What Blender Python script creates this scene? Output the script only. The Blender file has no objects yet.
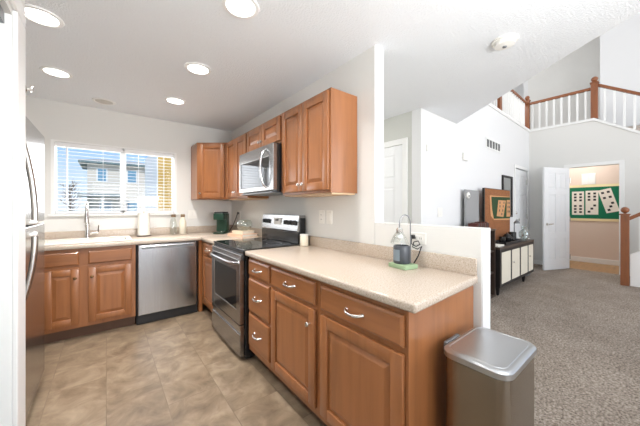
import bpy, bmesh, math, random
from mathutils import Vector, Matrix
random.seed(7)
scene = bpy.context.scene
COL = scene.collection
PI = math.pi

# ------------------------------------------------------------------ camera
cam_d = bpy.data.cameras.new('camera')
cam = bpy.data.objects.new('camera', cam_d)
COL.objects.link(cam)
cam.location = (0, 0, 1.25)
cam.rotation_euler = (PI / 2, 0, -math.radians(38.25))
cam_d.sensor_width = 36
cam_d.lens = 271.0 / 640 * 36
cam_d.shift_y = -5.5 / 640
cam_d.clip_start = 0.02
scene.camera = cam

# ------------------------------------------------------------------ exposure
vs = scene.view_settings
vs.view_transform = 'Standard'
vs.look = 'None'
vs.gamma = 1
vs.use_curve_mapping = False
vs.exposure = 0.12
scene.cycles.max_bounces = 10
scene.cycles.diffuse_bounces = 6
scene.cycles.transparent_max_bounces = 24
scene.cycles.sample_clamp_indirect = 6
scene.cycles.use_denoising = True

# ------------------------------------------------------------------ sky
world = bpy.data.worlds.new('sky')
scene.world = world
world.use_nodes = True
nt = world.node_tree
bg = nt.nodes['Background']
tc = nt.nodes.new('ShaderNodeTexCoord')
sx = nt.nodes.new('ShaderNodeSeparateXYZ')
cr = nt.nodes.new('ShaderNodeValToRGB')
nt.links.new(tc.outputs['Generated'], sx.inputs[0])
nt.links.new(sx.outputs['Z'], cr.inputs[0])
nt.links.new(cr.outputs[0], bg.inputs[0])
e = cr.color_ramp.elements
e[0].position = 0.0
e[0].color = (0.85, 0.92, 1.0, 1)
e[1].position = 0.45
e[1].color = (0.28, 0.50, 0.92, 1)
el = e.new(0.09); el.color = (0.62, 0.80, 1.0, 1)
el = e.new(0.17); el.color = (0.36, 0.62, 0.97, 1)
bg.inputs[1].default_value = 0.95

# ------------------------------------------------------------------ sun, daylight at the windows and added fill lights
def sun_light():
    d = bpy.data.lights.new('sun', 'SUN')
    d.energy = 3.0
    d.angle = 0.02
    d.color = (1.0, 0.96, 0.9)
    o = bpy.data.objects.new('sun', d)
    COL.objects.link(o)
    o.rotation_euler = Vector((0.30, 0.75, -0.70)).to_track_quat('-Z', 'Y').to_euler()
sun_light()

def area(name, loc, direction, sx_, sy_, energy, color=(1, 1, 1)):
    d = bpy.data.lights.new(name, 'AREA')
    d.shape = 'RECTANGLE'
    d.size = sx_
    d.size_y = sy_
    d.energy = energy
    d.color = color
    o = bpy.data.objects.new(name, d)
    COL.objects.link(o)
    o.location = loc
    o.rotation_euler = Vector(direction).to_track_quat('-Z', 'Z').to_euler()
    return o
DAY = (1.0, 0.995, 0.99)
area('daylight_living_window', (4.6, -3.95, 2.2), (0, 1, 0.6), 5.4, 3.4, 190, DAY)
area('daylight_dining_window', (0.6, -3.95, 1.25), (0, 1, 0.5), 2.4, 2.0, 60, DAY)
area('fill_uplight', (0.95, -0.9, 1.45), (-0.05, 0.55, 1), 0.5, 0.5, 56, (0.97, 0.985, 1.0))  # added fill behind the camera, aimed up to lift the kitchen ceiling
area('loft_fill', (5.5, 3.0, 4.7), (1, -0.1, -0.2), 1.6, 1.2, 34, DAY)  # added fill hanging inside the loft, brightens its far and end walls
area('daylight_kitchen_window', (0.14, 4.30, 1.6), (0, -1, -0.1), 1.15, 0.8, 14, DAY)
area('hall_fill', (2.25, 3.2, 2.38), (0, 0, -1), 0.3, 0.3, 16, (1, 0.98, 0.95))  # unseen fill added to brighten the hall, has no fixture
area('side_room_fill', (8.05, 1.2, 2.68), (0, 0, -1), 0.3, 0.3, 13, (1, 0.97, 0.94))  # fill added under the side room ceiling to brighten its walls, no fixture

# ------------------------------------------------------------------ materials
def mat(name, color, rough=0.6, metal=0.0, spec=0.5, bump=None, noise=None, emit=None, coat=0.0, ior=None):
    """noise: (scale xyz, detail, [(pos, colour), ...]); bump: (scale, strength, distance)"""
    m = bpy.data.materials.new(name)
    m.use_nodes = True
    t = m.node_tree
    b = t.nodes['Principled BSDF']
    b.inputs['Base Color'].default_value = (*color, 1)
    b.inputs['Roughness'].default_value = rough
    b.inputs['Metallic'].default_value = metal
    b.inputs['Specular IOR Level'].default_value = spec
    if coat:
        b.inputs['Coat Weight'].default_value = coat
        b.inputs['Coat Roughness'].default_value = 0.12
    co = None
    if noise or bump:
        co = t.nodes.new('ShaderNodeTexCoord')
    if noise:
        sc, det, stops = noise
        mp = t.nodes.new('ShaderNodeMapping')
        mp.inputs['Scale'].default_value = sc
        info = t.nodes.new('ShaderNodeObjectInfo')
        mul = t.nodes.new('ShaderNodeMath'); mul.operation = 'MULTIPLY'; mul.inputs[1].default_value = 37.0
        t.links.new(info.outputs['Random'], mul.inputs[0])
        add = t.nodes.new('ShaderNodeVectorMath'); add.operation = 'ADD'
        t.links.new(co.outputs['Object'], mp.inputs[0])
        t.links.new(mp.outputs[0], add.inputs[0])
        t.links.new(mul.outputs[0], add.inputs[1])
        n = t.nodes.new('ShaderNodeTexNoise')
        n.inputs['Scale'].default_value = 1.0
        n.inputs['Detail'].default_value = det
        n.inputs['Roughness'].default_value = 0.6
        t.links.new(add.outputs[0], n.inputs['Vector'])
        r = t.nodes.new('ShaderNodeValToRGB')
        t.links.new(n.outputs['Fac'], r.inputs[0])
        els = r.color_ramp.elements
        els[0].position, els[0].color = stops[0][0], (*stops[0][1], 1)
        els[1].position, els[1].color = stops[-1][0], (*stops[-1][1], 1)
        for p, c in stops[1:-1]:
            q = els.new(p); q.color = (*c, 1)
        t.links.new(r.outputs[0], b.inputs['Base Color'])
    if bump:
        n2 = t.nodes.new('ShaderNodeTexNoise')
        n2.inputs['Scale'].default_value = bump[0]
        n2.inputs['Detail'].default_value = 3
        t.links.new(co.outputs['Object'], n2.inputs['Vector'])
        bp = t.nodes.new('ShaderNodeBump')
        bp.inputs['Strength'].default_value = bump[1]
        bp.inputs['Distance'].default_value = bump[2]
        t.links.new(n2.outputs['Fac'], bp.inputs['Height'])
        t.links.new(bp.outputs[0], b.inputs['Normal'])
    if emit:
        b.inputs['Emission Color'].default_value = (*emit[0], 1)
        b.inputs['Emission Strength'].default_value = emit[1]
    return m

def srgb(r, g, b):
    f = lambda c: (c / 255 / 12.92) if c / 255 <= 0.04045 else ((c / 255 + 0.055) / 1.055) ** 2.4
    return (f(r), f(g), f(b))

def wood_stops(c, d=0.80, l=1.12):
    return [(0.28, tuple(x * d for x in c)), (0.5, c), (0.75, tuple(min(1, x * l) for x in c))]
MAPLE = srgb(154, 99, 59)
M = {}
M['wood'] = mat('maple_vertical', MAPLE, 0.36, noise=((22, 22, 1.6), 4, wood_stops(MAPLE)), coat=0.25)
M['wood_h'] = mat('maple_horizontal', MAPLE, 0.36, noise=((1.6, 1.6, 22), 4, wood_stops(MAPLE)), coat=0.25)
M['wood_in'] = mat('maple_pale', srgb(214, 184, 148), 0.5)
M['toe'] = mat('toe_kick_brown', srgb(98, 70, 52), 0.6)
M['rail_wood'] = mat('oak_rail', srgb(142, 86, 52), 0.4, noise=((20, 20, 3), 3, wood_stops(srgb(142, 86, 52))), coat=0.2)
M['wall'] = mat('paint_warm_white', srgb(226, 225, 221), 0.75, bump=(140, 0.12, 0.004))
M['wall_white'] = mat('paint_white', srgb(228, 228, 228), 0.75, bump=(140, 0.1, 0.004))
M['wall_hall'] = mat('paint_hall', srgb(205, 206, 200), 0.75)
M['wall_pink'] = mat('paint_blush', srgb(226, 208, 194), 0.75)
M['ceiling'] = mat('ceiling_texture', srgb(236, 239, 242), 0.85, bump=(85, 0.45, 0.012))
M['trim'] = mat('trim_white', srgb(240, 240, 238), 0.4)
M['door_white'] = mat('door_white', srgb(236, 237, 238), 0.45)
M['closet'] = mat('closet_door_white', srgb(186, 192, 190), 0.4)
M['steel'] = mat('brushed_steel', srgb(178, 178, 179), 0.21, 1.0, noise=((300, 300, 3), 2, [(0.3, srgb(168, 168, 170)), (0.7, srgb(190, 190, 191))]))
M['steel_h'] = mat('brushed_steel_horizontal', srgb(205, 205, 205), 0.25, 1.0, noise=((3, 3, 300), 2, [(0.3, srgb(158, 157, 157)), (0.7, srgb(178, 177, 176))]))
M['steel_can'] = mat('brushed_steel_warm', srgb(160, 151, 138), 0.26, 1.0)
M['steel_lid'] = mat('lid_steel', srgb(196, 198, 200), 0.30, 1.0)
M['chrome'] = mat('chrome', (0.82, 0.82, 0.83), 0.12, 1.0)
M['nickel'] = mat('satin_nickel', (0.68, 0.66, 0.63), 0.24, 1.0)
M['bronze'] = mat('bronze_knob', srgb(120, 92, 62), 0.3, 1.0)
M['black'] = mat('black_enamel', (0.012, 0.012, 0.013), 0.25)
M['black_matt'] = mat('black_plastic', (0.02, 0.02, 0.021), 0.5)
M['black_glass'] = mat('black_glass', (0.008, 0.008, 0.009), 0.05, spec=0.7)
M['oven_glass'] = mat('oven_glass', (0.015, 0.013, 0.012), 0.08, spec=0.6)
M['plastic_white'] = mat('plastic_white', srgb(238, 236, 230), 0.4)
M['sink'] = mat('sink_white', srgb(240, 236, 226), 0.3, coat=0.3)
LAM = srgb(206, 190, 170)
M['laminate'] = mat('laminate_beige', LAM, 0.24, noise=((160, 160, 160), 5, [(0.30, srgb(146, 128, 110)), (0.43, srgb(184, 169, 153)), (0.6, srgb(196, 182, 167)), (0.75, srgb(218, 208, 197))]))
M['cream'] = mat('cream_ceramic', srgb(232, 224, 205), 0.4)
M['paper'] = mat('paper_white', srgb(240, 236, 226), 0.8)
M['green_app'] = mat('green_enamel', srgb(28, 62, 46), 0.3)
M['green_lt'] = mat('green_book_cover', srgb(146, 170, 134), 0.6)
M['candle'] = mat('candle_grey', srgb(66, 70, 76), 0.35)
M['label'] = mat('label_grey', srgb(120, 132, 140), 0.6)
M['blush_book'] = mat('book_blush', srgb(216, 178, 150), 0.6)
M['cream_book'] = mat('book_cream', srgb(222, 206, 182), 0.6)
M['kraft'] = mat('cork_lid', srgb(132, 108, 84), 0.7)
M['dk_walnut'] = mat('dark_walnut', srgb(58, 46, 40), 0.35, noise=((2, 14, 14), 3, wood_stops(srgb(70, 57, 49))))
M['sb_black'] = mat('sideboard_black', srgb(30, 28, 28), 0.4)
M['sb_cream'] = mat('sideboard_cream', srgb(226, 219, 202), 0.45)
M['cork'] = mat('cork_board', srgb(146, 92, 52), 0.8, noise=((60, 60, 60), 4, [(0.3, srgb(120, 72, 40)), (0.7, srgb(164, 106, 62))]))
M['felt_green'] = mat('felt_green', srgb(20, 118, 84), 0.9)
M['dk_green'] = mat('paper_dark_green', srgb(34, 66, 30), 0.8)
M['tan_paper'] = mat('paper_tan', srgb(204, 152, 104), 0.8)
M['cord_paper'] = mat('border_cream', srgb(240, 226, 180), 0.7)
M['grey_cloth'] = mat('grey_canvas', srgb(152, 152, 152), 0.85)
M['dk_red'] = mat('dark_red_cloth', srgb(92, 46, 40), 0.7)
M['grey_metal'] = mat('grey_metal', srgb(132, 134, 136), 0.4, 0.6)
M['blind'] = mat('blind_white', srgb(244, 244, 244), 0.5)
M['lamp_on'] = mat('lamp_lens_lit', (1, 1, 1), 0.5, emit=((1.0, 0.97, 0.92), 7.0))
M['lamp_off'] = mat('lamp_lens_off', srgb(198, 194, 188), 0.6)
M['siding'] = mat('siding_grey', srgb(216, 208, 194), 0.8)
M['eave'] = mat('eave_slate', srgb(96, 122, 126), 0.7)
M['roofing'] = mat('roof_pale', srgb(170, 170, 168), 0.9)
M['ext_white'] = mat('exterior_white', srgb(232, 232, 230), 0.7)
M['ext_glass'] = mat('exterior_glass', srgb(110, 160, 190), 0.1)
M['yellow'] = mat('siding_ochre', srgb(206, 166, 74), 0.8)
M['bark'] = mat('bark', srgb(120, 112, 104), 0.9)
M['burner'] = mat('burner_mark', (0.09, 0.09, 0.09), 0.3)
M['duct'] = mat('duct_grey', srgb(96, 96, 96), 0.8)
M['lawn'] = mat('ground_grass', srgb(140, 142, 120), 0.95)

def glass_mat(name, tint=(1, 1, 1), gloss=0.08, rough=0.02):
    m = bpy.data.materials.new(name); m.use_nodes = True
    t = m.node_tree
    for n in list(t.nodes): t.nodes.remove(n)
    out = t.nodes.new('ShaderNodeOutputMaterial'); mix = t.nodes.new('ShaderNodeMixShader')
    tr = t.nodes.new('ShaderNodeBsdfTransparent'); gl = t.nodes.new('ShaderNodeBsdfGlossy')
    lw = t.nodes.new('ShaderNodeLayerWeight'); lw.inputs[0].default_value = 0.35
    ma = t.nodes.new('ShaderNodeMath'); ma.operation = 'MULTIPLY_ADD'
    ma.inputs[1].default_value = 0.7; ma.inputs[2].default_value = gloss
    t.links.new(lw.outputs['Facing'], ma.inputs[0])
    tr.inputs[0].default_value = (*tint, 1); gl.inputs['Roughness'].default_value = rough
    t.links.new(ma.outputs[0], mix.inputs[0]); t.links.new(tr.outputs[0], mix.inputs[1]); t.links.new(gl.outputs[0], mix.inputs[2])
    t.links.new(mix.outputs[0], out.inputs[0])
    return m
M['glass'] = glass_mat('clear_glass', (0.93, 0.96, 0.95), 0.10)
M['pane'] = glass_mat('window_pane', (0.98, 0.99, 1.0), 0.02)

def tile_mat():
    m = bpy.data.materials.new('vinyl_stone_tile'); m.use_nodes = True
    t = m.node_tree; b = t.nodes['Principled BSDF']; b.inputs['Roughness'].default_value = 0.38
    co = t.nodes.new('ShaderNodeTexCoord')
    mp = t.nodes.new('ShaderNodeMapping')
    mp.inputs['Rotation'].default_value = (0, 0, PI / 2)
    mp.inputs['Location'].default_value = (0.167, 0.05, 0)
    t.links.new(co.outputs['Object'], mp.inputs[0])
    br = t.nodes.new('ShaderNodeTexBrick')
    br.offset = 0.5
    br.inputs['Scale'].default_value = 1.0
    br.inputs['Mortar Size'].default_value = 0.0022
    br.inputs['Brick Width'].default_value = 0.61
    br.inputs['Row Height'].default_value = 0.305
    br.inputs['Color1'].default_value = (0.35, 0.35, 0.35, 1)
    br.inputs['Color2'].default_value = (0.65, 0.65, 0.65, 1)
    br.inputs['Mortar'].default_value = (0.5, 0.5, 0.5, 1)
    t.links.new(mp.outputs[0], br.inputs['Vector'])
    n1 = t.nodes.new('ShaderNodeTexNoise'); n1.inputs['Scale'].default_value = 6.0; n1.inputs['Detail'].default_value = 7
    n1.inputs['Distortion'].default_value = 0.5; n1.inputs['Roughness'].default_value = 0.62
    ad = t.nodes.new('ShaderNodeVectorMath'); ad.operation = 'MULTIPLY_ADD'
    ad.inputs[1].default_value = (3, 3, 3)
    t.links.new(br.outputs['Color'], ad.inputs[0]); t.links.new(co.outputs['Object'], ad.inputs[2])
    t.links.new(ad.outputs[0], n1.inputs['Vector'])
    r = t.nodes.new('ShaderNodeValToRGB'); els = r.color_ramp.elements
    els[0].position, els[0].color = 0.30, (*srgb(94, 78, 62), 1)
    els[1].position, els[1].color = 0.72, (*srgb(150, 133, 112), 1)
    q = els.new(0.5); q.color = (*srgb(124, 107, 87), 1)
    t.links.new(n1.outputs['Fac'], r.inputs[0])
    mix = t.nodes.new('ShaderNodeMixRGB'); mix.inputs[2].default_value = (*srgb(94, 80, 64), 1)
    mu = t.nodes.new('ShaderNodeMath'); mu.operation = 'MULTIPLY'; mu.inputs[1].default_value = 0.55
    t.links.new(br.outputs['Fac'], mu.inputs[0]); t.links.new(mu.outputs[0], mix.inputs[0])
    t.links.new(r.outputs[0], mix.inputs[1]); t.links.new(mix.outputs[0], b.inputs['Base Color'])
    return m
M['tile'] = tile_mat()

def carpet_mat():
    m = bpy.data.materials.new('carpet_taupe'); m.use_nodes = True
    t = m.node_tree; b = t.nodes['Principled BSDF']; b.inputs['Roughness'].default_value = 1.0
    b.inputs['Specular IOR Level'].default_value = 0.1
    co = t.nodes.new('ShaderNodeTexCoord')
    n1 = t.nodes.new('ShaderNodeTexNoise'); n1.inputs['Scale'].default_value = 75; n1.inputs['Detail'].default_value = 5; n1.inputs['Roughness'].default_value = 0.75
    n2 = t.nodes.new('ShaderNodeTexNoise'); n2.inputs['Scale'].default_value = 3.5; n2.inputs['Detail'].default_value = 4
    for n in (n1, n2): t.links.new(co.outputs['Object'], n.inputs['Vector'])
    r = t.nodes.new('ShaderNodeValToRGB'); els = r.color_ramp.elements
    els[0].position, els[0].color = 0.36, (*srgb(104, 91, 80), 1)
    els[1].position, els[1].color = 0.66, (*srgb(218, 203, 188), 1)
    t.links.new(n1.outputs['Fac'], r.inputs[0])
    r2 = t.nodes.new('ShaderNodeValToRGB'); e2 = r2.color_ramp.elements
    e2[0].position, e2[0].color = 0.35, (0.84, 0.83, 0.82, 1)
    e2[1].position, e2[1].color = 0.65, (1, 1, 1, 1)
    t.links.new(n2.outputs['Fac'], r2.inputs[0])
    mx = t.nodes.new('ShaderNodeMixRGB'); mx.blend_type = 'MULTIPLY'; mx.inputs[0].default_value = 1
    t.links.new(r.outputs[0], mx.inputs[1]); t.links.new(r2.outputs[0], mx.inputs[2])
    t.links.new(mx.outputs[0], b.inputs['Base Color'])
    bp = t.nodes.new('ShaderNodeBump'); bp.inputs['Strength'].default_value = 0.9; bp.inputs['Distance'].default_value = 0.02
    t.links.new(n1.outputs['Fac'], bp.inputs['Height']); t.links.new(bp.outputs[0], b.inputs['Normal'])
    return m
M['carpet'] = carpet_mat()
M['wood_floor'] = mat('wood_floor', srgb(176, 138, 92), 0.35, noise=((1.5, 20, 20), 3, wood_stops(srgb(176, 138, 92))))

# ------------------------------------------------------------------ mesh helpers
class MB:
    """Collects shapes into one bmesh. Optional frame: o + u*a + n*c + z*b."""
    def __init__(self, o=None, u=None, n=None):
        self.bm = bmesh.new()
        self.mx = None
        if o is not None:
            u = Vector(u).normalized(); n = Vector(n).normalized()
            self.mx = Matrix(((u.x, n.x, 0, o[0]), (u.y, n.y, 0, o[1]), (u.z, n.z, 1, o[2]), (0, 0, 0, 1)))
    def _done(self, verts):
        if self.mx is not None:
            for v in verts: v.co = self.mx @ v.co
    def box(self, x0, x1, y0, y1, z0, z1, bev=0.0, seg=2, edges=None, m=None):
        bm = self.bm
        vs_ = [bm.verts.new(p) for p in ((x0, y0, z0), (x1, y0, z0), (x1, y1, z0), (x0, y1, z0), (x0, y0, z1), (x1, y0, z1), (x1, y1, z1), (x0, y1, z1))]
        fs = [bm.faces.new([vs_[i] for i in f]) for f in ((0, 3, 2, 1), (4, 5, 6, 7), (0, 1, 5, 4), (1, 2, 6, 5), (2, 3, 7, 6), (3, 0, 4, 7))]
        verts = set(vs_)
        if bev > 0:
            es = list({e for f in fs for e in f.edges})
            if edges is not None:
                es = [e for e in es if edges((e.verts[0].co + e.verts[1].co) / 2, (e.verts[1].co - e.verts[0].co))]
            r = bmesh.ops.bevel(bm, geom=es, offset=bev, segments=seg, profile=0.5, affect='EDGES', clamp_overlap=True)
            verts = {v for v in verts if v.is_valid} | set(r['verts'])
        if m is not None:
            for v in verts: v.co = m @ v.co
        self._done(verts)
        return self
    def prism(self, pts, axis, a0, a1):
        """extrude a 2D outline along axis ('x','y','z')"""
        def p3(p, a):
            return {'x': (a, p[0], p[1]), 'y': (p[0], a, p[1]), 'z': (p[0], p[1], a)}[axis]
        bm = self.bm
        A = [bm.verts.new(p3(p, a0)) for p in pts]; B = [bm.verts.new(p3(p, a1)) for p in pts]
        bm.faces.new(A); bm.faces.new(B[::-1])
        n = len(pts)
        for i in range(n):
            bm.faces.new((A[i], B[i], B[(i + 1) % n], A[(i + 1) % n]))
        self._done(A + B)
        return self
    def loft(self, rings, close=True):
        """rings: list of equal-length point lists; capped both ends"""
        bm = self.bm
        R = [[bm.verts.new(p) for p in r] for r in rings]
        n = len(R[0])
        for a, b in zip(R, R[1:]):
            for i in range(n):
                bm.faces.new((a[i], a[(i + 1) % n], b[(i + 1) % n], b[i]))
        if close:
            bm.faces.new(R[0][::-1]); bm.faces.new(R[-1])
        self._done([v for r in R for v in r])
        return self
    def lathe(self, prof, c=(0, 0, 0), seg=20, axis='z', close=True):
        rings = []
        for r, h in prof:
            ring = []
            for k in range(seg):
                a = 2 * PI * k / seg
                p = {'z': (r * math.cos(a), r * math.sin(a), h), 'x': (h, r * math.cos(a), r * math.sin(a)), 'y': (r * math.sin(a), h, r * math.cos(a))}[axis]
                ring.append((c[0] + p[0], c[1] + p[1], c[2] + p[2]))
            rings.append(ring)
        return self.loft(rings, close)
    def tube(self, pts, r, seg=10):
        pts = [Vector(p) for p in pts]
        rings = []
        up = None
        for i, p in enumerate(pts):
            d = (pts[min(i + 1, len(pts) - 1)] - pts[max(i - 1, 0)]).normalized()
            if up is None:
                up = Vector((0, 0, 1)) if abs(d.z) < 0.9 else Vector((1, 0, 0))
            s = d.cross(up).normalized(); up = s.cross(d).normalized()
            rr = r[i] if isinstance(r, (list, tuple)) else r
            rings.append([p + (s * math.cos(2 * PI * k / seg) + up * math.sin(2 * PI * k / seg)) * rr for k in range(seg)])
        return self.loft(rings)
    def frustum(self, x0, x1, z0, z1, y0, y1, ins):
        """rect (x0..x1,z0..z1) at y0 narrowing by ins at y1"""
        a = [(x0, y0, z0), (x1, y0, z0), (x1, y0, z1), (x0, y0, z1)]
        b = [(x0 + ins, y1, z0 + ins), (x1 - ins, y1, z0 + ins), (x1 - ins, y1, z1 - ins), (x0 + ins, y1, z1 - ins)]
        return self.loft([a, b])
    def build(self, name, material, parent=None, smooth=False, kind=None):
        bm = self.bm
        bmesh.ops.recalc_face_normals(bm, faces=bm.faces[:])
        off = Vector((0, 0, 0))
        if parent is not None:
            off = world_loc(parent)
        else:
            xs = [v.co for v in bm.verts]
            off = Vector((sum(v.x for v in xs) / len(xs), sum(v.y for v in xs) / len(xs), min(v.z for v in xs)))
        for v in bm.verts: v.co -= off
        me = bpy.data.meshes.new(name)
        bm.to_mesh(me); bm.free()
        if smooth:
            me.polygons.foreach_set('use_smooth', [True] * len(me.polygons))
            try: me.set_sharp_from_angle(angle=math.radians(38))
            except Exception: pass
        me.materials.append(material)
        o = bpy.data.objects.new(name, me)
        COL.objects.link(o)
        if parent is not None:
            o.parent = parent
        else:
            o.location = off
        if kind: o['kind'] = kind
        return o

def world_loc(o):
    v = Vector((0, 0, 0))
    while o is not None:
        v += o.location; o = o.parent
    return v

def tag(o, label, cat, group=None):
    o['label'] = label; o['category'] = cat
    if group: o['group'] = group
    return o

def thing(name, label, cat, loc, group=None):
    o = bpy.data.objects.new(name, None)
    COL.objects.link(o)
    o.location = loc
    o.empty_display_size = 0.1
    return tag(o, label, cat, group)

def struct(name, mb, m, smooth=False):
    return mb.build(name, m, None, smooth, 'structure')

# ------------------------------------------------------------------ key dimensions
WX, WXO = 1.50, 1.598          # kitchen face / far face of the range wall
BY = 4.08                     # window wall
CEIL = 2.405
CT = 0.90                     # worktop height
DX = 7.45                     # wall with the open door
LOFT = 2.96                   # loft floor level
def vent_y(x): return 1.745 + (x - 2.87) / (DX - 2.87) * 0.125

# ------------------------------------------------------------------ structure: floors
b = MB(); b.box(-1.6, 1.70, -4.2, BY, -0.10, 0.0); struct('floor_kitchen', b, M['tile'])
b = MB()
b.prism([(1.70, -4.2), (DX + 0.05, -4.2), (DX + 0.05, 1.90), (3.0, 1.9), (3.0, BY), (1.70, BY)], 'z', -0.10, 0.004)
struct('floor_living', b, M['carpet'])
b = MB(); b.box(DX + 0.05, 8.75, -0.6, 2.4, -0.10, 0.0); struct('floor_side_room', b, M['wood_floor'])

# ------------------------------------------------------------------ structure: kitchen walls
wx0, wx1, wz0, wz1 = -0.47, 0.745, 1.175, 1.985     # window opening
b = MB()
b.box(-1.6, wx0, BY, BY + 0.16, 0, CEIL).box(wx1, 3.0, BY, BY + 0.16, 0, CEIL)
b.box(wx0, wx1, BY, BY + 0.16, 0, wz0).box(wx0, wx1, BY, BY + 0.16, wz1, CEIL)
struct('wall_back', b, M['wall'])
WE = 1.272
b = MB(); b.box(WX, WXO, WE + 0.004, BY, 0, CEIL); struct('wall_right', b, M['wall'])
b = MB(); b.box(WX, WXO, WE, WE + 0.004, 1.1425, CEIL); struct('trim_1', b, M['wall_white'])
b = MB(); b.box(WX, WXO, 0.576, WE, 0, 1.142); struct('wall_half', b, M['wall'])
b = MB(); b.box(WX + 0.004, WXO + 0.003, 0.570, 0.576, 0, 1.142); struct('trim_2', b, M['wall_white'])
# left wall with the closet doorway, and the alcove behind the fridge
b = MB()
LX = -0.30
b.box(LX - 0.11, LX, 1.70, 1.855, 0, CEIL).box(LX - 0.11, LX, 0.20, 1.70, 2.03, CEIL).box(LX - 0.11, LX, -1.2, 0.20, 0, CEIL)
b.box(-1.6, LX - 0.11, 1.77, 1.855, 0, CEIL)
b.box(-1.6, -1.5, -4.2, 1.77, 0, CEIL)
struct('wall_left', b, M['wall'])
b = MB(); b.box(-1.5, -1.42, 1.855, BY, 0, CEIL); struct('wall_alcove', b, M['wall'])
b = MB()   # closet casing
b.box(LX, LX + 0.016, 1.632, 1.772, 0, 2.05, 0.004).box(LX, LX + 0.016, 0.12, 1.772, 2.055, 2.13, 0.004).box(LX - 0.10, LX, 1.632, 1.70, 0, 2.03, 0.003)
struct('trim_3', b, M['trim'])
b = MB(); b.box(LX - 0.085, LX - 0.02, 0.2, 1.64, 1.985, 2.03); struct('trim_4', b, M['grey_metal'])
b = MB()
b.box(LX - 0.075, LX - 0.04, 0.22, 1.625, 0.01, 1.983, 0.003)
struct('door_1', b, M['closet'])

# hall wall with its door
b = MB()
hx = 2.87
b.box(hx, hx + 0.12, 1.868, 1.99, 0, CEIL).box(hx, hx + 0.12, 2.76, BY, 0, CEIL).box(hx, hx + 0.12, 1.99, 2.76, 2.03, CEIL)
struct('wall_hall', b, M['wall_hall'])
b = MB()
b.box(hx - 0.016, hx, 1.92, 1.99, 0, 2.10, 0.004).box(hx - 0.016, hx, 2.76, 2.83, 0, 2.10, 0.004).box(hx - 0.016, hx, 1.99, 2.76, 2.03, 2.10, 0.004)
struct('trim_5', b, M['trim'])

def panel_door(name, o, u, n, w, h, material, parent=None, kind=None, t=0.035):
    """six-panel door: slab in local frame u across, n out; panels on both faces"""
    mb = MB(o, u, n)
    st = 0.11 * w / 0.76
    rows = [(0.20, 0.62), (0.74, 1.50), (1.61, h - 0.11)]
    mb.box(0, st, 0, t, 0, h, 0.002).box(w - st, w, 0, t, 0, h, 0.002)
    mid = st * 0.85
    for a, c in rows: mb.box(w / 2 - mid / 2, w / 2 + mid / 2, 0, t, a, c)
    z = 0
    for a, c in rows:
        mb.box(st, w - st, 0, t, z, a); z = c
    mb.box(st, w - st, 0, t, z, h)
    for a, c in rows:
        for x0, x1 in ((st, w / 2 - mid / 2), (w / 2 + mid / 2, w - st)):
            mb.box(x0, x1, 0.010, t - 0.010, a, c)
            mb.frustum(x0 + 0.012, x1 - 0.012, a + 0.012, c - 0.012, t - 0.010, t - 0.003, 0.022)
            mb.frustum(x0 + 0.012, x1 - 0.012, a + 0.012, c - 0.012, 0.010, 0.003, 0.022)
    return mb.build(name, material, parent, kind=kind)
panel_door('door_2', (hx + 0.03, 2.755, 0.01), (0, -1, 0), (-1, 0, 0), 0.76, 2.015, M['door_white'], kind='structure')

# long wall with the air vent, up to the loft
b = MB()
dvx0, dvx1 = 6.42, 7.28      # front door opening
pts = [(2.87, vent_y(2.87)), (dvx0, vent_y(dvx0)), (dvx0, vent_y(dvx0) + 0.12), (2.87, vent_y(2.87) + 0.12)]
b.prism(pts, 'z', 0, LOFT)
pts = [(dvx0, vent_y(dvx0)), (dvx1, vent_y(dvx1)), (dvx1, vent_y(dvx1) + 0.12), (dvx0, vent_y(dvx0) + 0.12)]
b.prism(pts, 'z', 2.05, LOFT)
pts = [(dvx1, vent_y(dvx1)), (DX, vent_y(DX)), (DX, vent_y(DX) + 0.12), (dvx1, vent_y(dvx1) + 0.12)]
b.prism(pts, 'z', 0, LOFT)
struct('wall_long', b, M['wall_white'])
ud = Vector((DX - 2.87, 0.125, 0)).normalized()
nd = Vector((ud.y, -ud.x, 0))
b = MB((dvx0, vent_y(dvx0), 0), ud, nd)
wd = dvx1 - dvx0
b.box(-0.06, 0.0, 0, 0.016, 0, 2.11, 0.004).box(wd, wd + 0.06, 0, 0.016, 0, 2.11, 0.004).box(0, wd, 0, 0.016, 2.05, 2.11, 0.004)
struct('trim_6', b, M['trim'])
fd = panel_door('door_3', Vector((dvx0 + 0.01, vent_y(dvx0), 0.01)) - nd * 0.055, ud, nd, wd - 0.02, 2.03, M['door_white'], kind='structure')
fp = Vector((dvx0 + 0.09, vent_y(dvx0), 0)) - nd * 0.02
b = MB(fp, ud, nd)
b.lathe([(0.001, 0), (0.03, 0), (0.03, 0.012), (0.012, 0.014), (0.012, 0.045), (0.028, 0.05), (0.028, 0.07), (0.01, 0.075)], (0, 0, 1.00), 14, 'y')
b.build('knob', M['nickel'], fd, True)
b = MB(fp, ud, nd)
b.lathe([(0.001, 0), (0.03, 0), (0.03, 0.02), (0.02, 0.028), (0.001, 0.028)], (0, 0, 1.14), 14, 'y')
b.build('deadbolt', M['nickel'], fd, True)
for hz in (0.3, 1.05, 1.80):
    b = MB((dvx1 - 0.012, vent_y(dvx1), 0), ud, nd)
    b.box(-0.012, 0.016, -0.018, 0.004, hz - 0.05, hz + 0.05, 0.002)
    b.build('hinge', M['nickel'], fd)

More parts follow.
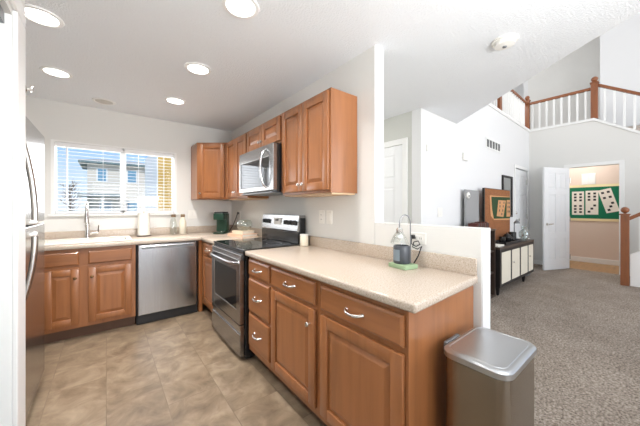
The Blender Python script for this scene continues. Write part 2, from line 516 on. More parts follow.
# wall with the open door: its top edge follows the loft, then the upper flight of stairs
dy0, dy1 = 0.51, 1.215        # door opening
sy = 0.84; slope = 0.66
def stair_z(y): return LOFT - (sy - y) * slope if y < sy else LOFT
b = MB()
yv = vent_y(DX) + 0.12
b.prism([(dy1, 0), (yv, 0), (yv, LOFT), (sy, LOFT), (dy0, stair_z(dy0)), (dy0, 2.06), (dy1, 2.06)], 'x', DX, DX + 0.12)
b.prism([(-1.66, 0), (dy0, 0), (dy0, stair_z(dy0)), (-1.66, stair_z(-1.66))], 'x', DX, DX + 0.12)
struct('wall_door_side', b, M['wall'])
b = MB()   # casing
b.box(DX - 0.016, DX, dy0 - 0.065, dy0, 0, 2.125, 0.004).box(DX - 0.016, DX, dy1, dy1 + 0.065, 0, 2.125, 0.004).box(DX - 0.016, DX, dy0, dy1, 2.06, 2.125, 0.004)
struct('trim_7', b, M['trim'])
b = MB()   # white skirt along the loft edge and down the stairs
b.prism([(yv - 0.12, LOFT - 0.02), (yv - 0.12, LOFT + 0.03), (sy, LOFT + 0.03), (-1.66, stair_z(-1.66) + 0.03), (-1.66, stair_z(-1.66) - 0.02), (sy, LOFT - 0.02)], 'x', DX - 0.02, DX + 0.14)
struct('trim_8', b, M['trim'])
b = MB((2.87, vent_y(2.87), 0), ud, nd)
b.box(0, 4.58, -0.14, 0.02, LOFT - 0.02, LOFT + 0.03)
struct('trim_9', b, M['trim'])
# side room behind the open door
b = MB()
b.box(8.62, 8.74, -0.6, 2.4, 0, 2.75); struct('wall_side_room', b, M['wall_pink'])
b = MB()
b.box(DX + 0.12, 8.62, 2.3, 2.4, 0, 2.75).box(DX + 0.12, 8.62, -0.6, -0.5, 0, 2.0)
struct('wall_side_room_ends', b, M['wall_pink'])
b = MB(); b.box(DX + 0.12, 8.74, -0.5, 2.4, 2.75, 2.76)
b.box(DX + 0.12, 8.74, 0.86, 2.4, 2.76, LOFT); struct('ceiling_side_room', b, M['ceiling'])
b = MB(); b.box(8.60, 8.62, -0.5, 2.3, 0.0, 0.11, 0.004); struct('baseboard_side_room', b, M['trim'])
b = MB(); b.box(DX - 0.013, DX, dy1 + 0.066, vent_y(DX), 0.004, 0.09, 0.004); struct('baseboard_door_wall', b, M['trim'])
b = MB((2.87, vent_y(2.87), 0), ud, nd); b.box(0.02, dvx0 - 2.94, 0, 0.013, 0.004, 0.09, 0.004); struct('baseboard_long', b, M['trim'])

# ceilings
b = MB()
b.prism([(-1.6, BY + 0.16), (-1.6, -1.78), (1.13, -1.78), (2.476, 0.087), (2.643, 0.318), (3.80, vent_y(3.80)), (2.87, vent_y(2.87)), (2.99, BY + 0.16)], 'z', CEIL, CEIL + 0.12)
struct('ceiling', b, M['ceiling'])
b = MB()
b.box(-1.6, 10.6, -4.2, 4.3, 5.5, 5.6); struct('ceiling_upper', b, M['ceiling'])
# upper storey
b = MB(); b.box(2.99, 9.4, 2.02, 4.3, LOFT - 0.1, LOFT).box(DX + 0.14, 9.4, sy + 0.02, 2.02, LOFT - 0.1, LOFT); struct('floor_loft', b, M['carpet'])
b = MB(); b.box(9.3, 9.4, 0.86, 2.36, LOFT, 5.5); struct('wall_loft_far', b, M['wall'])
b = MB(); b.box(8.45, 8.55, -4.2, 0.86, 2.77, 5.5).box(8.55, 9.4, 0.76, 0.86, LOFT, 5.5); struct('wall_stair', b, M['wall_white'])
b = MB()   # loft end wall
b.box(9.3, 10.5, 2.36, 2.46, LOFT, 5.5)
b.box(10.4, 10.5, 2.46, 4.3, LOFT, 5.5)
b.box(1.4, 10.5, 4.2, 4.3, LOFT, 5.5).box(1.4, 1.5, 1.8, 4.2, LOFT, 5.5)
struct('wall_loft_end', b, M['wall_white'])
# south wall with the big windows, and the west wall above the kitchen ceiling
b = MB()
b.box(-1.6, -0.6, -4.2, -4.08, 0, 5.5).box(1.8, 1.9, -4.2, -4.08, 0, 5.5).box(7.3, 8.45, -4.2, -4.08, 0, 5.5)
b.box(-0.6, 1.8, -4.2, -4.08, 2.35, 5.5).box(1.9, 7.3, -4.2, -4.08, 0, 0.45).box(1.9, 7.3, -4.2, -4.08, 3.95, 5.5)
struct('wall_south', b, M['wall_white'])
b = MB(); b.box(-1.6, -1.5, -4.2, 4.3, CEIL + 0.12, 5.5).box(-1.5, 1.4, 1.8, 1.9, CEIL + 0.12, 5.5); struct('wall_west_upper', b, M['wall_white'])

# ------------------------------------------------------------------ structure: kitchen window
b = MB()
fy0, fy1 = BY + 0.075, BY + 0.13
fw = 0.035
xm = 0.165
b.box(wx0, wx0 + fw, fy0, fy1, wz0, wz1).box(wx1 - fw, wx1, fy0, fy1, wz0, wz1)
b.box(wx0, wx1, fy0, fy1, wz0, wz0 + fw).box(wx0, wx1, fy0, fy1, wz1 - fw, wz1)
b.box(xm - 0.03, xm + 0.03, fy0, fy1, wz0, wz1)
win = struct('window_1', b, M['trim'])
b = MB(); b.box(wx0 + 0.02, wx1 - 0.02, BY + 0.10, BY + 0.104, wz0 + 0.02, wz1 - 0.02); b.build('window_pane', M['pane'], win)
b = MB(); b.box(wx0 - 0.02, wx1 + 0.02, BY - 0.022, BY + 0.075, wz0 - 0.022, wz0, 0.004); b.build('window_sill', M['trim'], win)
b = MB()   # inner casing
cw = 0.030
b.box(wx0, wx0 + cw, BY - 0.006, fy0 - 0.001, wz0 + 0.001, wz1).box(wx1 - cw, wx1, BY - 0.006, fy0 - 0.001, wz0 + 0.001, wz1).box(wx0 + cw, wx1 - cw, BY - 0.006, fy0 - 0.001, wz1 - 0.018, wz1)
b.build('window_casing', M['trim'], win)

def blind(x0, x1, label, cords):
    y = BY + 0.036
    r = thing('window_blind', label, 'blind', ((x0 + x1) / 2, y, wz0), 'blinds in the kitchen window')
    b = MB(); b.box(x0, x1, y - 0.030, y + 0.03, wz1 - 0.065, wz1 - 0.020, 0.003); b.build('headrail', M['blind'], r)
    b = MB()
    z = wz0 + 0.055
    while z < wz1 - 0.075:
        mx = Matrix.Translation((0, y, z)) @ Matrix.Rotation(math.radians(6), 4, 'X')
        b.box(x0 + 0.003, x1 - 0.003, -0.025, 0.025, -0.0022, 0.0022, m=mx)
        z += 0.0405
    b.build('slat_stack', M['blind'], r)
    b = MB(); b.box(x0, x1, y - 0.026, y + 0.026, wz0 + 0.003, wz0 + 0.024, 0.004); b.build('bottom_rail', M['blind'], r)
    b = MB()
    for c in cords:
        b.box(c - 0.002, c + 0.002, y - 0.0275, y - 0.0265, wz0 + 0.02, wz1 - 0.03)
        b.box(c - 0.002, c + 0.002, y + 0.0265, y + 0.0275, wz0 + 0.02, wz1 - 0.03)
    b.build('ladder_tape', M['blind'], r)
    return r
r = blind(wx0 + 0.034, xm - 0.006, 'white slatted blind in the left half of the kitchen window, above the sink', (-0.34, -0.03))
b = MB(); b.tube([(-0.345, BY + 0.0, wz1 - 0.05), (-0.345, BY - 0.002, 1.3)], 0.004, 6); b.build('tilt_wand', M['blind'], r)
blind(xm + 0.006, wx1 - 0.034, 'white slatted blind in the right half of the kitchen window, with ochre wall behind', (0.32, 0.60))

# ------------------------------------------------------------------ cabinet builders
def cab_door(parent, o, u, n, w, h, knob=None, knob_mat=None, arch=False):
    """raised-panel door: frame, raised panel and knob. o = lower corner on the cabinet face"""
    t = 0.020; s = min(0.058, w * 0.24)
    mb = MB(o, u, n)
    mb.box(0, s, 0, t, 0, h, 0.004).box(w - s, w, 0, t, 0, h, 0.004)
    mb.box(s, w - s, 0, t - 0.0005, 0, s, 0.003).box(s, w - s, 0, t - 0.0005, h - s, h, 0.003)
    d = mb.build('door', M['wood'], parent, True)
    mb = MB(o, u, n)
    mb.box(s - 0.002, w - s + 0.002, 0.001, 0.008, s - 0.002, h - s + 0.002)
    mb.frustum(s + 0.006, w - s - 0.006, s + 0.006, h - s - 0.006, 0.008, 0.0175, 0.026)
    mb.build('raised_panel', M['wood'], d)
    if knob:
        mb = MB(o, u, n)
        mb.lathe([(0.006, t - 0.001), (0.005, t + 0.012), (0.012, t + 0.017), (0.0145, t + 0.023), (0.011, t + 0.029), (0.001, t + 0.031)], (knob[0], 0, knob[1]), 12, 'y')
        mb.build('knob', knob_mat or M['nickel'], d, True)
    return d

def cab_drawer(parent, o, u, n, w, h, pull=True, name='drawer'):
    t = 0.020
    mb = MB(o, u, n)
    mb.box(0, w, 0, t - 0.006, 0, h, 0.002)
    mb.frustum(0.001, w - 0.001, 0.001, h - 0.001, t - 0.006, t, 0.010)
    d = mb.build(name, M['wood_h'], parent)
    if pull:
        L = 0.052
        pts = []
        for k in range(11):
            s = k / 10 * 2 - 1
            pts.append((w / 2 + s * L, t + 0.004 + 0.024 * (1 - s ** 4), h / 2 - 0.006 * (1 - s * s)))
        mb = MB(o, u, n)
        mb.tube(pts, [0.0055 + 0.0025 * abs(k / 5 - 1) for k in range(11)], 8)
        for s in (-1, 1):
            mb.lathe([(0.010, t - 0.001), (0.009, t + 0.004), (0.005, t + 0.010)], (w / 2 + s * L, 0, h / 2), 10, 'y')
        mb.build('pull', M['nickel'], d, True)
    return d

def cab_body(parent, o, u, n, w, depth, z0, z1, toe=None):
    """carcass behind the face plane (n=0) plus face frame"""
    mb = MB(o, u, n)
    mb.box(0, w, -depth, 0, z0, z1, 0.0015)
    bd = mb.build('body', M['wood'], parent)
    if toe:
        mb = MB(o, u, n)
        mb.box(0, w, -depth, -toe, 0, z0 - 0.0005)
        mb.build('toe_kick', M['toe'], parent)
    return bd

FX = 0.91                                   # peninsula face plane
un, nn = (0, -1, 0), (-1, 0, 0)             # u runs toward the viewer, n into the room
TOP = CT - 0.040                            # carcass top
# peninsula: drawer stack, then two door units
ys = [2.078, 1.690, 1.150, 0.612]
def pen_unit(i, label):
    y0, y1 = ys[i], ys[i + 1] + 0.002
    return thing('base_cabinet', label, 'cabinet', (FX + 0.30, (y0 + y1) / 2, 0), 'maple base cabinets under the counter'), (FX, y0, 0), y0 - y1
r, o, w = pen_unit(0, 'narrow maple base cabinet of three drawers right beside the range')
cab_body(r, o, un, nn, w, 0.585, 0.105, TOP, 0.075)
for z0, z1 in ((0.715, 0.838), (0.435, 0.690), (0.160, 0.410)):
    cab_drawer(r, (FX, 2.055, z0), un, nn, 0.343, z1 - z0)
r, o, w = pen_unit(1, 'maple base cabinet with one drawer over one knobbed door, middle of the peninsula')
cab_body(r, o, un, nn, w, 0.585, 0.105, TOP, 0.075)
cab_drawer(r, (FX, 1.680, 0.712), un, nn, 0.500, 0.126)
cab_door(r, (FX, 1.680, 0.150), un, nn, 0.500, 0.538, (0.462, 0.455))
r, o, w = pen_unit(2, 'maple base cabinet with drawer over door at the open peninsula end, nearest the trash can')
cab_body(r, o, un, nn, w, 0.585, 0.105, TOP, 0.075)
cab_drawer(r, (FX, 1.132, 0.708), un, nn, 0.512, 0.126)
cab_door(r, (FX, 1.132, 0.150), un, nn, 0.512, 0.530)
b = MB(); b.box(FX - 0.004, WX - 0.028, 0.602, 0.6115, 0.0, TOP); b.build('end_panel', M['wood'], r)

# range-run cabinet in the corner
r = thing('base_cabinet', 'maple corner base cabinet with one drawer and door between dishwasher and range', 'cabinet', (FX + 0.30, 3.15, 0), 'maple base cabinets under the counter')
cab_body(r, (FX, 3.44, 0), un, nn, 0.568, 0.585, 0.105, TOP, 0.075)
cab_drawer(r, (FX, 3.36, 0.712), un, nn, 0.46, 0.126)
cab_door(r, (FX, 3.36, 0.150), un, nn, 0.46, 0.538)
b = MB(); b.box(0.868, FX, 3.445, 3.50, 0.0, TOP); b.build('filler', M['wood'], r)

# sink run
FY = 3.45
ub, nb = (1, 0, 0), (0, -1, 0)
r = thing('sink_cabinet', 'maple sink base cabinet with two doors and two false drawer fronts under the window', 'cabinet', (-0.12, FY + 0.3, 0))
cab_body(r, (-0.555, FY, 0), ub, nb, 0.797, 0.60, 0.105, TOP - 0.17, 0.06)
b = MB(); b.box(-0.555, 0.242, FY, FY + 0.02, TOP - 0.1695, TOP); b.build('face_rail', M['wood'], r)
for x0 in (-0.449, -0.137):
    cab_drawer(r, (x0, FY, 0.705), ub, nb, 0.245 if x0 < -0.3 else 0.345, 0.125, False, 'false_front')
cab_door(r, (-0.449, FY, 0.145), ub, nb, 0.245, 0.525, (0.218, 0.44), M['bronze'])
cab_door(r, (-0.137, FY, 0.145), ub, nb, 0.345, 0.525, (0.028, 0.44), M['bronze'])
r = thing('base_cabinet', 'maple base cabinet left of the sink unit, behind the fridge edge', 'cabinet', (-0.95, FY + 0.3, 0), 'maple base cabinets under the counter')
cab_body(r, (-1.41, FY, 0), ub, nb, 0.85, 0.60, 0.105, TOP, 0.06)
cab_door(r, (-0.98, FY, 0.145), ub, nb, 0.40, 0.525, (0.37, 0.44), M['bronze'])
cab_drawer(r, (-0.98, FY, 0.705), ub, nb, 0.40, 0.125)

# dishwasher
r = thing('dishwasher', 'stainless dishwasher with pocket handle between sink cabinet and corner', 'dishwasher', (0.545, FY + 0.3, 0))
b = MB(); b.box(0.252, 0.858, FY + 0.012, FY + 0.58, 0.0, TOP - 0.005); b.build('body', M['black_matt'], r)
b = MB(); b.box(0.262, 0.840, FY - 0.022, FY + 0.010, 0.105, 0.852, 0.006); b.build('door', M['steel'], r)
b = MB(); b.box(0.295, 0.805, FY - 0.027, FY - 0.0225, 0.805, 0.835, 0.002); b.build('handle_recess', M['grey_metal'], r)
b = MB(); b.tube([(0.285, FY - 0.03, 0.832), (0.815, FY - 0.03, 0.832)], 0.009, 10); b.build('handle', M['chrome'], r, True)
b = MB(); b.box(0.262, 0.840, FY + 0.02, FY + 0.0, 0.02, 0.10); b.build('kick_plate', M['black_matt'], r)

# ------------------------------------------------------------------ worktops
r = thing('countertop', 'speckled beige laminate countertop around the sink and coffee corner', 'countertop', (0.3, 3.7, TOP))
sx0, sx1, sy0, sy1 = -0.50, 0.19, 3.52, 3.99
b = MB()
zt0, zt1 = TOP + 0.001, CT
front = lambda c, d: True
b.box(-1.41, sx0, 3.405, 4.055, zt0, zt1, 0.010).box(sx1, WX - 0.003, 3.405, 4.055, zt0, zt1, 0.010)
b.box(sx0 - 0.012, sx1 + 0.012, 3.405, sy0, zt0, zt1, 0.010).box(sx0 - 0.012, sx1 + 0.012, sy1, 4.055, zt0, zt1, 0.010)
b.box(0.878, WX - 0.003, 2.868, 3.43, zt0, zt1, 0.010)
b.build('worktop', M['laminate'], r, True)
b = MB()
b.box(-1.41, WX - 0.003, 4.056, BY - 0.002, CT - 0.03, CT + 0.088, 0.004).box(WX - 0.022, WX - 0.003, 2.868, 4.054, CT - 0.001, CT + 0.088, 0.004)
b.build('backsplash', M['laminate'], r, True)
r = thing('countertop', 'speckled beige laminate peninsula countertop holding the candle lamp', 'countertop', (1.2, 1.3, TOP))
b = MB(); b.prism([(0.876, 0.556), (WX - 0.018, 0.584), (WX - 0.003, 0.590), (WX - 0.003, 2.092), (0.876, 2.092)], 'z', zt0, zt1)
es = [e for e in b.bm.edges if abs(e.verts[0].co.z - e.verts[1].co.z) < 1e-5 or e.verts[0].co.x < 0.9 and e.verts[1].co.x < 0.9]
bmesh.ops.bevel(b.bm, geom=es, offset=0.011, segments=3, profile=0.5, affect='EDGES')
b.build('worktop', M['laminate'], r, True)
b = MB(); b.box(WX - 0.022, WX - 0.003, 0.592, 2.092, CT - 0.001, CT + 0.088, 0.004); b.build('backsplash', M['laminate'], r, True)

# sink and faucet
r = thing('sink', 'white drop-in kitchen sink set in the counter below the window', 'sink', (-0.155, 3.75, CT))
b = MB()
b.box(sx0 - 0.03, sx1 + 0.03, sy0 - 0.03, sy0 + 0.02, CT + 0.0005, CT + 0.014, 0.006).box(sx0 - 0.03, sx1 + 0.03, sy1 - 0.07, sy1 + 0.02, CT + 0.0005, CT + 0.014, 0.006)
b.box(sx0 - 0.03, sx0 + 0.02, sy0 + 0.01, sy1 - 0.06, CT + 0.0005, CT + 0.014, 0.006).box(sx1 - 0.02, sx1 + 0.03, sy0 + 0.01, sy1 - 0.06, CT + 0.0005, CT + 0.014, 0.006)
b.build('rim', M['sink'], r, True)
b = MB()
x0, x1, y0, y1 = sx0 + 0.02, sx1 - 0.02, sy0 + 0.02, sy1 - 0.07
b.box(x0, x1, y0, y1, CT - 0.16, CT - 0.15)
b.box(x0 - 0.008, x0, y0, y1, CT - 0.16, CT + 0.008).box(x1, x1 + 0.008, y0, y1, CT - 0.16, CT + 0.008)
b.box(x0, x1, y0 - 0.008, y0, CT - 0.16, CT + 0.008).box(x0, x1, y1, y1 + 0.008, CT - 0.16, CT + 0.008)
b.build('basin', M['sink'], r)
r = thing('faucet', 'brushed nickel pull-down faucet standing at the back of the sink', 'faucet', (-0.165, 3.965, CT + 0.014))
z = CT + 0.0145
b = MB(); b.lathe([(0.030, z), (0.030, z + 0.01), (0.024, z + 0.02), (0.021, z + 0.12), (0.025, z + 0.125), (0.025, z + 0.14), (0.017, z + 0.15), (0.014, z + 0.20)], (-0.165, 3.965, 0), 16); b.build('body', M['nickel'], r, True)
pts = [(-0.165, 3.965, z + 0.20), (-0.165, 3.965, z + 0.30)]
for k in range(1, 9):
    a = PI * k / 8
    pts.append((-0.165, 3.965 - 0.085 * (1 - math.cos(a)), z + 0.30 + 0.085 * math.sin(a)))
pts.append((-0.165, 3.795, z + 0.27))
b = MB(); b.tube(pts, 0.0125, 12); b.build('spout', M['nickel'], r, True)
b = MB(); b.lathe([(0.014, z + 0.275), (0.017, z + 0.26), (0.022, z + 0.19), (0.024, z + 0.175), (0.019, z + 0.17)], (-0.165, 3.795, 0), 14); b.build('spray_head', M['nickel'], r, True)
b = MB(); b.tube([(-0.15, 3.965, z + 0.045), (-0.07, 3.965, z + 0.05)], 0.014, 10).tube([(-0.075, 3.965, z + 0.05), (-0.068, 3.965, z + 0.135)], [0.009, 0.006], 8); b.build('handle', M['nickel'], r, True)

# ------------------------------------------------------------------ upper cabinets
UF, UB, UT = 1.235, 1.357, 2.093
def upper(y0, y1, zb, label, knobs_low=True):
    r = thing('upper_cabinet', label, 'cabinet', ((UF + WX) / 2, (y0 + y1) / 2, zb), 'maple wall cabinets')
    w = y0 - y1
    mb = MB((UF, y0 - 0.001, 0), un, nn)
    mb.box(0, w - 0.002, -(WX - UF - 0.004), 0, zb, UT, 0.0015); mb.build('body', M['wood'], r)
    mb = MB((UF, y0 - 0.001, 0), un, nn)
    mb.box(0.012, w - 0.014, -(WX - UF - 0.016), -0.018, zb - 0.012, zb - 0.0005); mb.build('underside', M['wood_in'], r)
    dw = (w - 0.036) / 2
    h = UT - zb - 0.040
    kz = 0.055 if h > 0.4 else 0.045
    cab_door(r, (UF, y0 - 0.016, zb + 0.020), un, nn, dw, h, (dw - 0.025, kz))
    cab_door(r, (UF, y0 - 0.020 - dw, zb + 0.020), un, nn, dw, h, (0.025, kz))
    return r
upper(3.505, 2.865, UB, 'maple two-door wall cabinet between corner cabinet and microwave')
upper(2.862, 2.108, 1.835, 'short maple two-door wall cabinet directly over the microwave')
upper(2.105, 1.440, UB, 'tall maple two-door wall cabinet at the open end of the upper run')
# diagonal corner cabinet
r = thing('upper_cabinet', 'diagonal maple corner wall cabinet with one door, right of the window', 'cabinet', (1.3, 3.85, UB), 'maple wall cabinets')
A, B_ = Vector((0.925, 3.755, 0)), Vector((UF, 3.508, 0))
b = MB(); b.prism([(0.925, BY - 0.004), (0.925, 3.755), (UF, 3.508), (WX - 0.004, 3.508), (WX - 0.004, BY - 0.004)], 'z', UB, UT); b.build('body', M['wood'], r)
u_ = (B_ - A).normalized(); n_ = Vector((u_.y, -u_.x, 0))
Ld = (B_ - A).length
cab_door(r, A + u_ * 0.025 + Vector((0, 0, UB + 0.02)), u_, n_, Ld - 0.06, UT - UB - 0.04, (0.03, 0.055))

# ------------------------------------------------------------------ microwave
my0, my1, mz0, mz1, mf = 2.092, 2.858, 1.392, 1.8215, 1.135
r = thing('microwave', 'stainless over-the-range microwave with black window and curved handle', 'microwave', (1.34, 2.475, mz0))
b = MB(); b.box(mf + 0.042, WX - 0.004, my0 + 0.015, my1, mz0, mz1, 0.003); b.build('body', M['black'], r)
b = MB()
b.box(mf, mf + 0.040, my0 + 0.005, my0 + 0.085, mz0 + 0.012, mz1 - 0.006, 0.004)
b.box(mf, mf + 0.040, my1 - 0.035, my1, mz0 + 0.012, mz1 - 0.006, 0.004)
b.box(mf, mf + 0.040, my0 + 0.083, my1 - 0.033, mz1 - 0.115, mz1 - 0.006, 0.004)
b.box(mf, mf + 0.040, my0 + 0.083, my1 - 0.033, mz0 + 0.012, mz0 + 0.055, 0.004)
d = b.build('door', M['steel_h'], r)
b = MB(); b.box(mf + 0.006, mf + 0.038, my0 + 0.081, my1 - 0.031, mz0 + 0.05, mz1 - 0.11); b.build('window', M['black_glass'], d)
pts = [(mf - 0.062 * (1 - s * s) ** 0.6 + 0.004 if abs(s) < 1 else mf + 0.004, my0 + 0.135, (mz0 + mz1) / 2 + s * 0.175) for s in [k / 8 - 1 for k in range(17)]]
b = MB(); b.tube(pts, 0.011, 10); b.build('handle', M['chrome'], d, True)
b = MB(); b.box(mf + 0.01, WX - 0.05, my0 + 0.05, my1 - 0.04, mz0 - 0.012, mz0 - 0.0005, 0.003); b.build('vent_grille', M['grey_metal'], r)

# ------------------------------------------------------------------ range
ry0, ry1, rf = 2.100, 2.858, 0.845
r = thing('range', 'stainless and black electric range with glass cooktop under the microwave', 'range', (1.2, 2.48, 0))
b = MB(); b.box(0.89, 1.46, ry0 + 0.003, ry1, 0.02, 0.893, 0.003); b.build('body', M['black'], r)
for yy in (ry0 + 0.05, ry1 - 0.05):
    b = MB(); b.lathe([(0.02, 0), (0.02, 0.0195)], (0.95, yy, 0), 10); b.build('foot', M['black_matt'], r)
b = MB(); b.box(0.862, 1.395, ry0 + 0.001, ry1, 0.8935, 0.909, 0.004); b.build('cooktop', M['black_glass'], r)
for cx_, cy_, cr_ in ((1.00, ry0 + 0.19, 0.10), (1.00, ry1 - 0.2, 0.085), (1.25, ry0 + 0.19, 0.075), (1.25, ry1 - 0.2, 0.10)):
    b = MB(); b.lathe([(cr_ - 0.004, 0.9092), (cr_ - 0.004, 0.9097), (cr_, 0.9097), (cr_, 0.9092)], (cx_, cy_, 0), 32, close=False); b.build('burner_ring', M['burner'], r)
b = MB(); b.box(0.868, 0.888, ry0 + 0.004, ry1, 0.825, 0.891, 0.003); b.build('vent_strip', M['black'], r)
# oven door: stainless frame with a dark window
b = MB()
z0, z1 = 0.295, 0.872
b.box(rf, 0.888, ry0 + 0.026, ry0 + 0.095, z0, z1 - 0.05, 0.004).box(rf, 0.888, ry1 - 0.085, ry1 - 0.002, z0, z1 - 0.05, 0.004)
b.box(rf, 0.888, ry0 + 0.094, ry1 - 0.084, z0, z0 + 0.11, 0.004).box(rf, 0.888, ry0 + 0.094, ry1 - 0.084, z1 - 0.145, z1 - 0.05, 0.004)
b.box(rf + 0.004, 0.888, ry0 + 0.026, ry1 - 0.002, z1 - 0.052, z1 - 0.008, 0.004)
d = b.build('oven_door', M['steel_h'], r)
b = MB(); b.box(rf + 0.004, 0.884, ry0 + 0.092, ry1 - 0.082, z0 + 0.108, z1 - 0.142); b.build('oven_window', M['oven_glass'], d)
pts = [(rf + 0.006 - 0.055 * (1 - s ** 6), ry0 + 0.38 + s * 0.35, 0.795 + 0.0 * s) for s in [k / 10 - 1 for k in range(21)]]
b = MB(); b.tube(pts, 0.014, 10); b.build('handle', M['steel'], d, True)
b = MB()
b.box(rf + 0.002, 0.888, ry0 + 0.026, ry1 - 0.002, 0.035, 0.215, 0.005).box(rf + 0.012, 0.888, ry0 + 0.026, ry1 - 0.002, 0.214, 0.255).box(rf + 0.002, 0.888, ry0 + 0.026, ry1 - 0.002, 0.250, 0.288, 0.004)
b.build('storage_drawer', M['steel_h'], r)
# backguard
b = MB(); b.box(1.395, 1.48, ry0 - 0.004, ry1 - 0.015, 0.9095, 1.0195, 0.004).box(1.414, 1.48, ry0 - 0.004, ry1 - 0.015, 1.0195, 1.150, 0.004); g = b.build('backguard', M['black'], r)
b = MB()
b.prism([(1.393, 1.02), (1.387, 1.03), (1.410, 1.172), (1.435, 1.176), (1.480, 1.176), (1.480, 1.1505), (1.4135, 1.1505), (1.4135, 1.02)], 'y', ry0 + 0.002, ry1 - 0.018)
b.build('control_panel', M['steel_h'], g)
def guard_pt(z, out): return 1.387 + (z - 1.03) / (1.172 - 1.03) * 0.023 - out
for yy in (ry0 + 0.06, ry0 + 0.135, ry0 + 0.21, ry1 - 0.10, ry1 - 0.175):
    b = MB()
    zc = 1.105
    b.lathe([(0.024, guard_pt(zc, -0.002)), (0.022, guard_pt(zc, 0.022)), (0.014, guard_pt(zc, 0.026)), (0.001, guard_pt(zc, 0.026))], (0, yy, zc), 16, 'x')
    b.box(guard_pt(zc, 0.034), guard_pt(zc, 0.02), yy - 0.004, yy + 0.004, zc - 0.02, zc + 0.02, 0.002)
    b.build('knob', M['black_matt'], g, True)
b = MB(); b.box(1.391, 1.401, ry0 + 0.31, ry0 + 0.46, 1.075, 1.145, 0.002); b.build('display', M['plastic_white'], g)
b = MB(); b.box(1.388, 1.3908, ry0 + 0.355, ry0 + 0.42, 1.112, 1.132); b.build('clock_screen', M['black_glass'], g)

# ------------------------------------------------------------------ fridge
r = thing('refrigerator', 'stainless top-freezer refrigerator at the left edge, seen along its doors', 'refrigerator', (-0.75, 2.37, 0))
gx, gy0, gy1 = -0.352, 1.875, 2.785
b = MB(); b.box(-1.30, gx - 0.075, gy0 + 0.005, gy1 - 0.005, 0.03, 1.75, 0.004); b.build('body', M['grey_metal'], r)
b = MB(); b.box(gx - 0.07, gx, gy0, gy1, 1.155, 1.765, 0.008); d1 = b.build('freezer_door', M['steel'], r)
b = MB(); b.box(gx - 0.07, gx, gy0, gy1, 0.07, 1.14, 0.008); d2 = b.build('fridge_door', M['steel'], r)
b = MB(); b.box(-1.25, gx - 0.03, gy0 + 0.02, gy1 - 0.02, 0.0, 0.0295); b.build('base_grille', M['black_matt'], r)
hy = gy0 + 0.05
pts = [(gx + 0.073 * (1 - (k / 10) ** 2) ** 1 + 0.002, hy, 1.185 + 0.50 * k / 10) for k in range(11)]
b = MB(); b.tube(pts, 0.013, 10); b.box(gx, gx + 0.085, hy - 0.013, hy + 0.013, 1.165, 1.19, 0.004); b.build('handle', M['nickel'], d1, True)
pts = [(gx + 0.073 * (1 - (k / 10) ** 2) + 0.002, hy, 1.11 - 0.42 * k / 10) for k in range(11)]
b = MB(); b.tube(pts, 0.013, 10); b.box(gx, gx + 0.085, hy - 0.013, hy + 0.013, 1.105, 1.13, 0.004); b.build('handle', M['nickel'], d2, True)

# small hook on the wall end above the fridge
b = MB()
hk = (-0.2995, 1.835, 1.80)
b.lathe([(0.001, 0), (0.02, 0), (0.02, 0.006), (0.006, 0.010), (0.006, 0.028)], hk, 12, 'x')
b.tube([(hk[0] + 0.024, hk[1], hk[2] - 0.012), (hk[0] + 0.024, hk[1], hk[2] + 0.012), (hk[0] + 0.028, hk[1], hk[2] + 0.018)], 0.005, 8)
b.tube([(hk[0] + 0.024, hk[1] - 0.02, hk[2]), (hk[0] + 0.024, hk[1] + 0.02, hk[2])], 0.005, 8)
tag(b.build('wall_hook', M['nickel'], None, True), 'small metal hook on the wall end high above the refrigerator', 'hook')

# ------------------------------------------------------------------ trash can
r = thing('trash_can', 'tall stainless steel trash can with flat lid beside the peninsula end', 'trash can', (1.25, 0.44, 0))
def rrect(x0, x1, y0, y1, rad, z, seg=6):
    pts = []
    for cx_, cy_, a0 in ((x1 - rad, y1 - rad, 0), (x0 + rad, y1 - rad, PI / 2), (x0 + rad, y0 + rad, PI), (x1 - rad, y0 + rad, 1.5 * PI)):
        for k in range(seg + 1):
            a = a0 + PI / 2 * k / seg
            pts.append((cx_ + rad * math.cos(a), cy_ + rad * math.sin(a), z))
    return pts
tx0, tx1, ty0, ty1 = 1.062, 1.410, 0.322, 0.560
b = MB(); b.loft([rrect(tx0 + 0.006, tx1 - 0.006, ty0 + 0.006, ty1 - 0.006, 0.045, 0.0), rrect(tx0 + 0.006, tx1 - 0.006, ty0 + 0.006, ty1 - 0.006, 0.045, 0.035)]); b.build('base', M['black_matt'], r, True)
b = MB(); b.loft([rrect(tx0 + 0.004, tx1 - 0.004, ty0 + 0.004, ty1 - 0.004, 0.045, 0.0355), rrect(tx0 + 0.004, tx1 - 0.004, ty0 + 0.004, ty1 - 0.004, 0.045, 0.650)]); b.build('body', M['steel_can'], r, True)
b = MB()
ring = lambda d, rad, z: rrect(tx0 + d, tx1 - d, ty0 + d, ty1 - d, rad, z)
b.loft([ring(0.010, 0.040, 0.6505), ring(0.010, 0.040, 0.655), ring(-0.003, 0.050, 0.656), ring(-0.003, 0.050, 0.676), ring(0.002, 0.047, 0.682), ring(0.010, 0.042, 0.6845),
        ring(0.016, 0.038, 0.685), ring(0.0175, 0.037, 0.6835), ring(0.0195, 0.036, 0.6835), ring(0.021, 0.035, 0.685), ring(0.05, 0.03, 0.6865)])
b.build('lid', M['steel_lid'], r, True)
b = MB(); b.box(1.12, 1.24, ty1 + 0.0025, ty1 + 0.018, 0.625, 0.684, 0.004); b.build('hinge', M['grey_metal'], r)
b = MB(); b.box(1.19, 1.32, ty0 - 0.04, ty0 + 0.004, 0.012, 0.024, 0.003); b.build('pedal', M['steel_can'], r)

# ------------------------------------------------------------------ things on the worktops
Z0 = CT + 0.001
